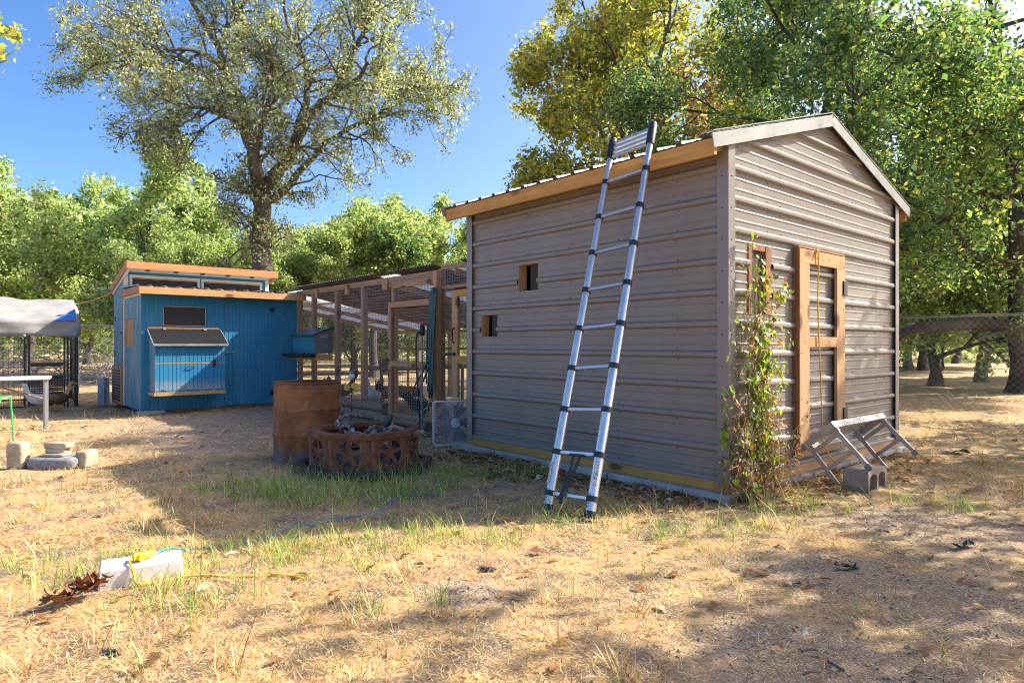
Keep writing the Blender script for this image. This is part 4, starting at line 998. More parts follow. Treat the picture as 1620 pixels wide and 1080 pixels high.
def grooves(a, b, pitch=0.0667, g=0.006, dep=0.005):
    pr = [(a, 0)]; x = a+pitch
    while x < b-0.02:
        pr += [(x-g, 0), (x-g*0.6, -dep), (x+g*0.6, -dep), (x+g, 0)]; x += pitch
    pr.append((b, 0)); return pr
OX, OY = -2.06, 9.89
def coop():
    t = ything('blue_coop', 'blue boarded chicken coop with clerestory windows and nest box', 'coop', OX, OY)
    Wd, D1_, D2_ = 2.75, 1.39, 2.45; Ht = 2.10
    fx = lambda px, py, off=0.0: (on_y(px, py, OY-off)[0]-OX, on_y(px, py, OY-off)[1])
    wx0, wz1 = fx(259, 485); wx1, _ = fx(324.5, 485); _, wz0 = fx(259, 514)
    s1 = fx(355.5, 550)[0]; s2 = fx(430, 550)[0]
    front = lambda u, v, o: (u, -o, v)
    sheet(grooves(0.0, s1-0.004), [(0.06, 0), (Ht, 0)], front, [(wx0, wx1, wz0, wz1)]).build('front_siding', 'blue', t)
    sheet(grooves(s2+0.004, Wd), [(0.06, 0), (Ht, 0)], front).build('front_siding', 'blue', t)
    MB().box(s1-0.004, s2+0.004, 0.004, 0.01, 0.06, Ht).build('door_recess', 'black', t)
    door = sheet(grooves(s1, s2), [(0.07, 0), (2.05, 0)], lambda u, v, o: (u, -o-0.004, v)).build('door', 'blue', t)
    sheet(grooves(s1, s2), [(2.055, 0), (Ht, 0)], front).build('front_siding', 'blue', t)
    # star-shaped strap hinges
    for py in (490, 621):
        hx, hz = fx(430, py); m = MB(); m.lathe([(0.001, 0), (0.022, 0), (0.022, 0.008), (0.001, 0.008)], 10)
        for k in range(6):
            a = k*math.pi/3; m.bar((0.015*math.cos(a), 0.015*math.sin(a), 0.004), (0.055*math.cos(a), 0.055*math.sin(a), 0.004), 0.030, 0.007)
        o = m.build('hinge', 'blackiron', door); o.location = (hx, -0.006, hz); o.rotation_euler = (math.pi/2, 0, 0)
    lx, lz = fx(363, 557)
    m = MB(); m.box(lx-0.06, lx+0.07, -0.024, -0.008, lz-0.014, lz+0.014); m.box(lx-0.07, lx-0.04, -0.03, -0.008, lz-0.03, lz+0.03); m.build('latch', 'rail', door, bevel=0.003)
    # window in the front wall
    MB().box(wx0, wx1, 0.012, 0.016, wz0, wz1).build('window_screen', 'darkscreen', t)
    for a in ((wx0-.012, wx0, wz0, wz1), (wx1, wx1+.012, wz0, wz1), (wx0-.012, wx1+.012, wz1, wz1+.012), (wx0-.012, wx1+.012, wz0-.012, wz0)):
        MB().box(a[0], a[1], -0.010, 0.012, a[2], a[3]).build('window_frame', 'pine_x', t)
    # left walls
    y0, z1 = on_x(200, 505, OX); y1, _ = on_x(211.5, 505, OX); z0 = on_x(206, 548, OX)[1]; ya, yb = sorted((y0-OY, y1-OY))
    left = lambda u, v, o: (-o, u, v)
    sheet(grooves(0.0, D1_, 0.2), [(0.06, 0), (Ht, 0)], left, [(ya, yb, z0, z1)]).build('side_siding', 'blueworn', t)
    MB().box(0.012, 0.016, ya, yb, z0, z1).build('window_screen', 'old_z', t)
    for a in ((ya-.012, ya, z0, z1), (yb, yb+.012, z0, z1)): MB().box(-0.008, 0.011, a[0], a[1], a[2], a[3]).build('window_frame', 'pine_z', t)
    sheet([(0, 0), (D1_, 0)], [(0.06, 0), (Ht, 0)], lambda u, v, o: (Wd+o, u, v)).build('side_siding', 'blue', t)
    # taller rear room
    zf, zbk = 2.62, 2.30
    for xs, mt in ((0.0, 'blueworn'), (Wd, 'blue')):
        MB().add([(xs, D1_, 0.06), (xs, D2_, 0.06), (xs, D2_, zbk), (xs, D1_, zf)], [(0, 1, 2, 3)]).build('rear_side_siding', mt, t)
    MB().add([(0, D2_, 0.06), (Wd, D2_, 0.06), (Wd, D2_, zbk), (0, D2_, zbk)], [(0, 1, 2, 3)]).build('rear_siding', 'blue', t)
    c = lambda px, py: (on_y(px, py, OY+D1_)[0]-OX, on_y(px, py, OY+D1_)[1])
    a0, zt = c(209, 437); a1, _ = c(312, 437); b0, _ = c(322, 443); b1, _ = c(411, 443); zt = zt-0.02; zb = 2.27
    hs = [(a0, a1, zb, zt), (b0, b1, zb, zt)]
    sheet([(0, 0), (Wd-0.07, 0)], [(Ht, 0), (zf, 0)], lambda u, v, o: (u, D1_-0.002-o, v), hs).build('clerestory_wall', 'blue', t)
    for (u0, u1, z0_, z1_) in hs:
        w = MB().box(u0, u1, D1_+0.02, D1_+0.024, z0_, z1_).build('clerestory_window', 'darkscreen', t)
        for q in ((u0-.045, u0, z0_, z1_), (u1, u1+.045, z0_, z1_), (u0-.045, u1+.045, z1_, z1_+.05)):
            MB().box(q[0], q[1], D1_-0.022, D1_+0.02, q[2], q[3]).build('frame', 'cream', w)
        MB().box(u0, u1, D1_-0.006, D1_+0.019, z1_-0.022, z1_-0.001).build('sash_rail', 'red_x', w)
    MB().box(-0.02, 0.055, D1_-0.026, D1_-0.003, Ht+0.10, zf).build('corner_board', 'cream', t); MB().box(Wd-0.125, Wd-0.05, D1_-0.026, D1_-0.003, Ht+0.1, zf).build('corner_board', 'cream', t)
    MB().box(-0.02, Wd-0.05, D1_-0.03, D1_-0.027, zf-0.045, zf+0.02).build('frieze_board', 'cream', t)
    MB().box(-0.022, 0.0-0.002, D1_-0.03, D1_+0.03, 0.06, Ht-0.05).build('corner_board', 'cream', t)
    # upper roof, falling to the back
    p0 = Vector((0, 0.97, 2.735)); p1 = Vector((0, 2.78, 2.31)); sl = (p1-p0)
    yp = rib_profile(-0.03, Wd-0.03, 0.05, 0.2286, 0.022)
    sheet(yp, [(0, 0), (1, 0)], lambda u, v, o: (u, p0.y+sl.y*v, p0.z+sl.z*v+o)).build('roof_panel', 'roofmetal', t, smooth=0)
    MB().box(-0.05, Wd-0.01, 0.945, 0.985, 2.595, 2.728).build('fascia', 'red_x', t, bevel=0.003)
    for xs in (-0.032, Wd-0.03):
        up = Vector((0, -sl.z, sl.y)).normalized()
        MB().bar(Vector((xs, 0.986, 2.662)), Vector((xs, p1.y, p1.z-0.070)), 0.036, 0.132, up).build('fascia', 'red_y', t, bevel=0.003)
    MB().bar((-0.012, 1.0, 2.57), (-0.012, D2_, 2.23), 0.02, 0.07, (0, .24, 1)).build('frieze_board', 'cream', t)
    MB().add([(0, 0.99, 2.60), (Wd-0.06, 0.99, 2.60), (Wd-0.06, D1_, 2.60), (0, D1_, 2.60)], [(0, 3, 2, 1)]).build('soffit', 'cream', t)
    for k in range(5): MB().box(0.3+k*0.48, 0.36+k*0.48, 1.05, 1.15, 2.575, 2.598).build('soffit_vent', 'black', t)
    # lower roof
    q0 = Vector((0, -0.31, 2.195)); q1 = Vector((0, D1_-0.03, 2.255)); s = q1-q0
    yp = rib_profile(-0.10, Wd+0.08, 0.12, 0.2286, 0.022)
    sheet(yp, [(0, 0), (1, 0)], lambda u, v, o: (u, q0.y+s.y*v, q0.z+s.z*v+o)).build('roof_panel', 'roofmetal', t, smooth=0)
    MB().box(-0.09, Wd+0.07, -0.30, -0.262, 2.058, 2.192).build('fascia', 'pine_x', t, bevel=0.003)
    MB().box(-0.09, -0.052, -0.261, D1_-0.04, 2.085, 2.195).build('fascia', 'red_y', t, bevel=0.003)
    MB().box(-0.016, -0.002, -0.02, D1_-0.04, 2.05, 2.11).build('frieze_board', 'cream', t)
    MB().box(-0.051, Wd+0.06, -0.261, D1_, 2.112, 2.118).build('soffit', 'blue', t)
    # base skids and footing stones
    MB().box(0.05, Wd-0.02, 0.02, 0.10, -0.02, 0.06).build('skid', 'brownbox', t); MB().box(0.05, Wd-0.02, D2_-0.1, D2_-0.02, -0.02, 0.06).build('skid', 'brownbox', t)
    MB().box(-0.05, 0.36, -0.06, 0.12, -0.05, 0.058).build('footing_block', 'concrete', t, bevel=0.006)
    MB().box(Wd-0.3, Wd-0.05, -0.02, 0.015, -0.05, 0.05).build('footing_block', 'black', t)
    # small door and louvred vent on the left of the rear room
    dy0, dz1 = on_x(195, 483, OX); dy1, _ = on_x(183, 480, OX); u0, u1 = sorted((dy0-OY, dy1-OY)); u1 = min(u1, D2_-0.05)
    d = MB().box(-0.018, -0.002, u0, u1, 0.86, 1.93).build('side_door', 'blueworn', t, bevel=0.002)
    for z in (1.70, 1.02): MB().box(-0.026, -0.018, u1-0.10, u1-0.02, z-0.05, z+0.05).build('hinge', 'blackiron', d)
    MB().box(-0.034, -0.018, u0+0.03, u0+0.12, 1.40, 1.44).build('latch', 'blackiron', d)
    v = MB().box(-0.05, -0.002, D1_+0.06, D2_-0.12, 0.06, 0.80).build('vent_frame', 'old_z', t, bevel=0.003)
    for k in range(11):
        z = 0.15+k*0.055; MB().bar((-0.058, D1_+0.14, z), (-0.058, D2_-0.2, z), 0.012, 0.030, (0.5, 0, 1)).build('louvre', 'black', v)
    # nest box
    off = 0.42
    n0, nz0 = fx(245, 627, off); n1, _ = fx(356, 625, off); zb = nz0+0.0; ztf = fx(245, 545, off)[1]+0.0
    xs0, xs1 = n0, n1
    nb = MB().add([(xs0, -off, zb+0.06), (xs1, -off, zb+0.06), (xs1, -0.012, zb+0.06), (xs0, -0.012, zb+0.06), (xs0, -off, ztf), (xs1, -off, ztf), (xs1, -0.012, ztf+0.24), (xs0, -0.012, ztf+0.24)],
             [(0, 3, 2, 1), (4, 5, 6, 7), (1, 2, 6, 5), (3, 0, 4, 7)]).build('nest_box', 'blueworn', t)
    zl = fx(300, 574, off)[1]; zl2 = fx(300, 618, off)[1]
    sheet(grooves(xs0, xs1), [(zl+0.008, 0), (ztf, 0)], lambda u, v, o: (u, -off-0.001-o, v)).build('front_board', 'blue', nb)
    sheet(grooves(xs0, xs1), [(zl2+0.02, 0), (zl-0.010, 0)], lambda u, v, o: (u, -off-0.004-o, v)).build('hatch', 'hatch', nb)
    sheet([(xs0, 0), (xs1, 0)], [(zb+0.06, 0), (zl2+0.016, 0)], lambda u, v, o: (u, -off-0.002-o, v)).build('front_board', 'blue', nb)
    MB().box(xs0, xs1, -off-0.006, -off+0.01, zl-0.009, zl+0.007).build('hatch_trim', 'red_x', nb)
    MB().box(xs0-0.02, xs1+0.005, -off-0.022, -0.012, zb, zb+0.058).build('bottom_ledge', 'pine_x', nb, bevel=0.003)
    hx, hz = fx(302, 580, off); m = MB(); m.tube([(hx-.06, -off-.01, hz), (hx-.05, -off-.03, hz-.006), (hx+.05, -off-.03, hz-.006), (hx+.06, -off-.01, hz)], 0.007, 6); m.build('handle', 'blackiron', nb)
    hx, hz = fx(339, 573, off); m = MB(); m.box(hx-.02, hx+.02, -off-.022, -off-.009, hz-.07, hz+.05); m.box(hx-.026, hx+.026, -off-.03, -off-.023, hz-.05, hz-.01); m.build('latch', 'blackiron', nb)
    for px in (260, 337):
        hx, hz = fx(px, 616, off); MB().box(hx-.03, hx+.03, -off-.012, -off-.005, hz-.012, hz+.012).build('hinge', 'rail', nb)
    r0 = Vector((0, -off-0.07, ztf-0.005)); r1 = Vector((0, -0.03, ztf+0.262))
    MB().add([(xs0-.03, r0.y, r0.z), (xs1+.03, r0.y, r0.z), (xs1+.03, r1.y, r1.z), (xs0-.03, r1.y, r1.z), (xs0-.03, r0.y, r0.z+.014), (xs1+.03, r0.y, r0.z+.014), (xs1+.03, r1.y, r1.z+.014), (xs0-.03, r1.y, r1.z+.014)],
             [(0, 3, 2, 1), (4, 5, 6, 7), (0, 1, 5, 4), (1, 2, 6, 5), (2, 3, 7, 6), (3, 0, 4, 7)]).build('lid', 'shingle', nb)
    MB().box(xs0-.034, xs1+.034, r0.y-.012, r0.y-.001, r0.z-.016, r0.z+.018).build('drip_edge', 'alu2', nb)
    for xs in (xs0-.036, xs1+.036): MB().bar((xs, r0.y, r0.z+.004), (xs, r1.y, r1.z+.004), 0.010, 0.03, (0, -.3, 1)).build('drip_edge', 'alu2', nb)
    MB().box(xs0-.02, xs1+.02, -0.03, -0.008, r1.z+0.016, r1.z+0.05).build('ledger', 'pine_x', nb)
    for px in (261, 325):
        hx = fx(px, 520, 0.1)[0]; MB().bar((hx, -0.035, r1.z+0.03), (hx, -0.10, r1.z-0.01), 0.05, 0.012).build('hinge', 'rail', nb)
    # little solar panel on a bracket at the rear eave
    m = MB(); m.bar((-0.05, 2.62, 2.27), (-0.28, 2.62, 2.30), 0.22, 0.015, (-.4, 0, 1)); o = m.build('solar_panel', 'bluepaint2', t)
    MB().bar((-0.02, 2.62, 2.24), (-0.2, 2.62, 2.26), 0.02, 0.02).build('bracket', 'alu2', o)
    return t
coop()
# ------------------------------------------------------------------ poultry run
M['translucent'] = None
def transl_mat():
    m, nt, b = new_mat('pale_polycarbonate'); b.inputs['Base Color'].default_value = (0.72, 0.74, 0.74, 1); b.inputs['Roughness'].default_value = 0.5
    f = noise_n(nt, coords(nt, 'Object'), 3, 4); nt.links.new(ramp(nt, f, [(0.35, (0.60, 0.62, 0.62)), (0.65, (0.78, 0.79, 0.78))]), b.inputs['Base Color'])
    t = N(nt, 'ShaderNodeBsdfTranslucent'); t.inputs['Color'].default_value = (0.80, 0.82, 0.80, 1); mx = N(nt, 'ShaderNodeMixShader'); mx.inputs[0].default_value = 0.55
    nt.links.new(b.outputs[0], mx.inputs[1]); nt.links.new(t.outputs[0], mx.inputs[2]); nt.links.new(mx.outputs[0], nt.nodes['Material Output'].inputs['Surface']); return m
M['translucent'] = transl_mat()
RX, RY, RLEN, RDEP = 0.69, 3.34, 6.55, 3.7
def grid_wire(x, y0, y1, z0, z1, p=0.05, r=0.0017, horizontal_axis='y', holes=()):
    m = MB()
    def seg(a, b, vertical, c):
        if horizontal_axis == 'y': m.bar((x, c, a) if vertical else (x, a, c), (x, c, b) if vertical else (x, b, c), 2*r, 2*r)
        else: m.bar((c, x, a) if vertical else (a, x, c), (c, x, b) if vertical else (b, x, c), 2*r, 2*r)
    y = y0
    while y <= y1+1e-6: seg(z0, z1, True, y); y += p
    z = z0
    while z <= z1+1e-6: seg(y0, y1, False, z); z += p
    return m
def poultry_run():
    t = ything('poultry_run', 'timber framed poultry run with welded wire sides and sloping sheet roof', 'poultry run', RX, RY)
    U = lambda u: RY*0+(9.89-u)-RY                     # distance from the coop -> local y
    zt = 2.27
    for u in (0.06, 0.72, 1.71, 2.70, 3.69):
        MB().box(0, 0.085, U(u)-0.042, U(u)+0.042, -0.05, zt-0.10).build('post', 'old_z', t, bevel=0.003)
    MB().box(0, 0.085, U(4.97)-0.042, U(4.97)+0.042, -0.05, zt+0.0).build('post', 'old_z', t, bevel=0.003)
    MB().box(-0.088, -0.003, U(4.99)-0.04, U(4.99)+0.04, -0.05, zt-0.04).build('post', 'pine_z', t, bevel=0.003)
    MB().box(0, 0.085, U(6.30)-0.042, U(6.30)+0.042, -0.05, zt).build('post', 'old_z', t, bevel=0.003)
    # headers
    MB().box(0.0, 0.04, U(4.92), U(0.0), zt-0.098, zt-0.01).build('header', 'old_y', t, bevel=0.003)
    MB().box(0.0, 0.04, U(6.5), U(5.02), zt-0.02, zt+0.05).build('header', 'old_y', t, bevel=0.003)
    MB().box(-0.03, -0.002, U(4.86), U(3.72), zt-0.20, zt-0.105).build('header', 'old_y', t, bevel=0.003)
    MB().box(-0.002, 0.04, U(6.5), U(5.02), 1.98, 2.02).build('header', 'old_y', t)
    for u in (0.95, 2.2, 3.5): MB().box(-0.032, -0.001, U(u)-0.07, U(u)+0.07, zt-0.20, zt-0.04).build('gusset', 'old_z', t)
    # door between the posts
    d0, d1 = U(4.90), U(3.66); zd = 1.86
    door = MB().box(-0.065, -0.028, d1-0.085, d1, 0.06, zd).build('run_door', 'old_z', t, bevel=0.003)
    MB().box(-0.065, -0.028, d0, d0+0.085, 0.06, zd).build('stile', 'old_z', door, bevel=0.003)
    for za, zb in ((zd-0.09, zd), (0.86, 0.95), (0.06, 0.15)): MB().box(-0.064, -0.029, d0+0.086, d1-0.086, za, zb).build('rail', 'old_y', door, bevel=0.003)
    grid_wire(-0.026, d0+0.02, d1-0.02, 0.08, zd-0.02).build('wire_mesh', 'wire', door)
    m = MB(); m.tube([(-0.066, d1-0.04, 1.13), (-0.10, d1-0.04, 1.15), (-0.10, d1-0.04, 1.25), (-0.066, d1-0.04, 1.27)], 0.008, 6); m.build('handle', 'blackiron', door)
    MB().box(-0.075, -0.066, d1-0.05, d1+0.05, 0.93, 0.97).build('latch', 'blackiron', door)
    for z in (0.35, 1.55): MB().box(-0.074, -0.066, d0-0.03, d0+0.07, z-.03, z+.03).build('hinge', 'blackiron', door)
    # second gate next to the metal shed
    g1, g0 = U(5.36), U(6.2); zg = 1.94
    gate = MB().box(-0.06, -0.022, g1-0.13, g1, 0.06, zg).build('gate', 'pine_z', t, bevel=0.003)
    MB().box(-0.06, -0.022, g0, g0+0.1, 0.06, zg).build('stile', 'pine_z', gate)
    for za, zb in ((zg-0.09, zg), (0.95, 1.05), (0.06, 0.16)): MB().box(-0.059, -0.023, g0+0.101, g1-0.131, za, zb).build('rail', 'pine_y', gate)
    grid_wire(-0.02, g0+0.02, g1-0.02, 0.08, zg-0.02, 0.03).build('wire_mesh', 'wire', gate)
    m = MB(); m.tube([(-0.061, g1-0.06, 1.22), (-0.095, g1-0.06, 1.25), (-0.095, g1-0.06, 1.40), (-0.061, g1-0.06, 1.43)], 0.009, 6); m.build('handle', 'blackiron', gate)
    MB().box(-0.085, -0.0605, g1-0.09, g1+0.14, 1.05, 1.09).build('latch', 'blackiron', gate)
    # wire sides
    grid_wire(-0.005, U(3.66), U(0.0), 0.02, zt-0.06).build('wire_mesh', 'wire', t)
    grid_wire(-0.005, U(4.92), U(3.7), zd+0.03, zt-0.05, 0.04).build('wire_mesh', 'wire', t)
    grid_wire(-0.003, U(6.5), U(5.02), 2.03, zt, 0.04).build('wire_mesh', 'wire', t)
    grid_wire(-0.003, U(5.34), U(5.02), 0.02, 1.98, 0.03).build('wire_mesh', 'wire', t)
    grid_wire(RDEP, U(6.5), U(0.0), 0.02, 1.45, 0.10, 0.0013).build('wire_mesh', 'wire', t)
    # back row
    zk = 1.56
    for u in (-2.6, -1.2, 0.1, 1.9, 3.7, 5.5): MB().box(RDEP-0.085, RDEP-0.004, U(u)-0.042, U(u)+0.042, -0.05, zk-0.09).build('post', 'old_z', t)
    MB().box(RDEP-0.085, RDEP-0.004, U(6.5), U(-2.7), zk-0.089, zk-0.01).build('header', 'pine_y', t)
    # rafters and roof sheets, falling to the back
    zat = lambda x: zt+0.045-(zt-zk)*x/RDEP
    for u in (-2.5, -1.2, 0.25, 1.25, 2.25, 3.25, 4.25, 5.3, 6.3):
        MB().bar((0.045, U(u), zat(0.045)-0.09), (RDEP+0.05, U(u), zat(RDEP+0.05)-0.09), 0.038, 0.088).build('rafter', 'old_x' if u != 1.25 else 'pine_x', t)
    for x in (1.0, 1.9, 2.8): MB().box(x-0.03, x+0.03, U(6.5), U(-2.65), zat(x)-0.046, zat(x)-0.015).build('purlin', 'old_y', t)
    spans = [(-2.7, -2.05, 1), (-2.05, -1.4, 1), (-1.4, -0.7, 1), (-0.7, 0.0, 1), (0.0, 0.64, 0), (0.64, 1.28, 0), (1.28, 1.92, 0), (1.92, 2.56, 0), (2.56, 3.2, 0), (3.2, 3.75, 1), (3.75, 4.4, 0), (4.4, 5.0, 0), (5.0, 5.6, 1), (5.6, 6.54, 0)]
    for a, b, tr in spans:
        y1, y0 = U(a), U(b); pr = []; k = 0; n = int((y1-y0)/0.0127)
        for i in range(n+1):
            yy = y0+(y1-y0)*i/n; pr.append((yy, 0.009*math.cos((yy)*2*math.pi/0.076)))
        sheet(pr, [((-0.10 if not tr else 0.06) if a >= 0 else 0.12, 0), (RDEP+0.12, 0)], lambda u, v, o: (v, u, zat(v)+o)).build('roof_sheet', 'translucent' if tr else M['ribdark'], t, smooth=180)
    return t
M['ribdark'] = pm('weathered_roof_sheet', [(0.3, (0.16, 0.17, 0.19)), (0.7, (0.26, 0.27, 0.29))], 3, 0.5, 0.5, 0.05)
poultry_run()
# edging logs along the foot of the run
M['logwood'] = bark_mat('weathered_log', (0.20, 0.125, 0.07), (0.42, 0.29, 0.18))
rl = random.Random(8)
for k, (u0, u1, z, dx) in enumerate(((1.55, 2.66, 0.075, -0.10), (2.68, 3.64, 0.075, -0.10), (1.6, 2.6, 0.215, -0.085), (2.62, 3.62, 0.215, -0.085), (3.5, 4.95, 0.055, -0.16), (0.5, 1.5, 0.075, -0.10))):
    r = 0.075 if z > 0.06 else 0.06; m = MB(); y0, y1 = 9.89-u1, 9.89-u0
    pts = [yw(RX+dx+rl.uniform(-.006, .006), y0+(y1-y0)*i/5, z+rl.uniform(-.004, .004)) for i in range(6)]
    b = pts[0].copy(); b.z = 0; m.tube([p-b for p in pts], [r*rl.uniform(.95, 1.04) for _ in pts], 12)
    o = m.build('edging_log', 'logwood', smooth=50); o.location = b
    tag(o, ['lower edging log at the foot of the run, behind the garden stake', 'lower edging log at the foot of the run, ending at the run door', 'upper edging log stacked against the run wire behind the garden stake', 'upper edging log stacked against the run wire, ending at the run door', 'low timber step lying under the run door', 'edging log behind the rusty barrel'][k], 'log', 'logs edging the poultry run')
# perches inside the run
def perch(a, b, r, label):
    m = MB(); p, q = yw(*a), yw(*b); n = 6; pts = [p.lerp(q, i/n)+Vector((rl.uniform(-.02, .02), rl.uniform(-.02, .02), rl.uniform(-.02, .02))) for i in range(n+1)]
    root = thing('perch', label, 'perch', (p.x, p.y, 0), 0, 'roosting poles in the run'); o = root.location.copy()
    m.tube([x-o for x in pts], r, 8); m.build('pole', 'logwood', root, smooth=60)
    for e in (pts[1], pts[-2]): 
        w = MB(); w.tube([Vector((e.x, e.y, -0.03))-o, e-o], r*0.9, 7); w.build('leg', 'logwood', root, smooth=60)
perch((1.6, 8.9, 0.72), (3.3, 7.2, 0.78), 0.04, 'log perch at knee height inside the run')
perch((2.4, 9.2, 1.12), (4.1, 7.7, 1.12), 0.022, 'thin pale roosting pole above the log perch')

# ------------------------------------------------------------------ feed box on the run
def feeder():
    yr = 9.89-1.62; x_w = RX-0.005; z0 = 1.02
    xf = on_y(497, 560, yr)[0]; x0 = xf; yl = on_x(464, 560, xf)[0]
    root = ything('feeder_box', 'blue grey sheet metal feeder box with sloping lid fixed to the run', 'feeder', x_w, yr)
    a, b = x0-x_w, -0.012; L = yl-yr
    zb, zt0, zt1 = on_y(497, 559, yr)[1], on_y(497, 529, yr)[1], on_y(525, 518, yr)[1]
    o = Vector((0, 0, 0))
    # body: wedge
    v = [(a, 0, zb), (b, 0, zb), (b, L, zb), (a, L, zb), (a, 0, zt0), (b, 0, zt1), (b, L, zt1), (a, L, zt0)]
    MB().add(v, [(0, 3, 2, 1), (0, 1, 5, 4), (1, 2, 6, 5), (2, 3, 7, 6), (4, 5, 6, 7)]).build('body', M['greysheet'], root)
    MB().box(a-0.004, a+0.001, 0.002, L-0.002, zb+0.005, zt0-0.02).build('front_panel', M['tealsheet'], root)
    up = Vector((-(zt1-zt0), 0, b-a)).normalized()
    MB().add([(a-.03, -.02, zt0-.012), (b, -.02, zt1+.002), (b, L+.02, zt1+.002), (a-.03, L+.02, zt0-.012), (a-.03, -.02, zt0+.004), (b, -.02, zt1+.018), (b, L+.02, zt1+.018), (a-.03, L+.02, zt0+.004)],
             [(0, 3, 2, 1), (4, 5, 6, 7), (0, 1, 5, 4), (1, 2, 6, 5), (2, 3, 7, 6), (3, 0, 4, 7)]).build('lid', M['greysheet'], root)
    MB().box(a-.036, a-.031, -.022, L+.022, zt0-.045, zt0+.004).build('lid_edge', M['tealdark'], root)
    MB().bar((a-.03, -.024, zt0-.01), (b, -.024, zt1+.004), 0.004, 0.03).build('lid_edge', M['tealdark'], root)
    tr = MB(); tr.box(a-.20, a+.02, -0.02, L+0.06, zb-.075, zb-.065); tr.box(a-.20, a-.19, -0.02, L+0.06, zb-.064, zb-.004); tr.box(a-.19, a+.02, -0.02, -.01, zb-.064, zb-.004); tr.box(a-.19, a+.02, L+.05, L+0.06, zb-.064, zb-.004)
    tr.build('tray', 'blackiron', root)
    m = MB()
    for i in range(4):
        for j in range(2): m.box(b-.22+i*.035, b-.20+i*.035, -.003, .0, zt1-.15-j*.035, zt1-.135-j*.035)
    m.build('vent_slots', 'cream', root)
    MB().box(a+0.02, 0.0, 0.02, 0.06, zb-.12, zb-.012).build('shelf_arm', 'pine_x', root); MB().box(a+0.021, 0.0, L-.06, L-.02, zb-.12, zb-.012).build('shelf_arm', 'pine_x', root)
M['greysheet'] = pm('grey_sheet_metal', [(0.3, (0.13, 0.14, 0.155)), (0.7, (0.19, 0.20, 0.215))], 4, 0.5, 0.4, 0.05)
M['tealsheet'] = pm('teal_sheet', [(0.3, (0.02, 0.16, 0.27)), (0.7, (0.03, 0.21, 0.32))], 4, 0.5, 0.0, 0.05)
M['tealdark'] = pm('dark_teal_edge', [(0.3, (0.01, 0.07, 0.07)), (0.7, (0.015, 0.10, 0.09))], 4, 0.5, 0.0, 0.05)
feeder()

# ------------------------------------------------------------------ chickens and ducks
M['redcomb'] = pm('red_comb', [(0.3, (0.42, 0.03, 0.02)), (0.7, (0.55, 0.06, 0.04))], 20, 0.5, 0, 0.1)
M['horn'] = pm('horn', [(0.3, (0.45, 0.28, 0.08)), (0.7, (0.60, 0.40, 0.14))], 20, 0.45, 0, 0)
M['orangeleg'] = pm('orange_leg', [(0.3, (0.55, 0.22, 0.04)), (0.7, (0.68, 0.30, 0.06))], 20, 0.5, 0, 0)
def feather(name, a, b, sc_=26):
    return pm(name, [(0.30, a), (0.5, tuple((x+y)/2 for x, y in zip(a, b))), (0.70, b)], sc_, 0.75, 0, 0.5, (1, 1, 1.0), 0.2, 4, 0.01)
F = {'rust': feather('rust_feather', (0.22, 0.06, 0.02), (0.48, 0.17, 0.06)), 'grey': feather('grey_feather', (0.45, 0.44, 0.40), (0.72, 0.70, 0.65)),
     'black': feather('black_feather', (0.012, 0.012, 0.014), (0.04, 0.04, 0.042)), 'brown': feather('brown_feather', (0.10, 0.06, 0.03), (0.26, 0.17, 0.10)),
     'white': feather('white_feather', (0.55, 0.53, 0.47), (0.75, 0.73, 0.66)), 'tan': feather('tan_feather', (0.36, 0.21, 0.09), (0.50, 0.32, 0.16)), 'dkbrown': feather('dark_brown_feather', (0.05, 0.035, 0.02), (0.14, 0.09, 0.055))}
def lump(o):
    s = o.modifiers.new('sub', 'SUBSURF'); s.levels = s.render_levels = 1; return o
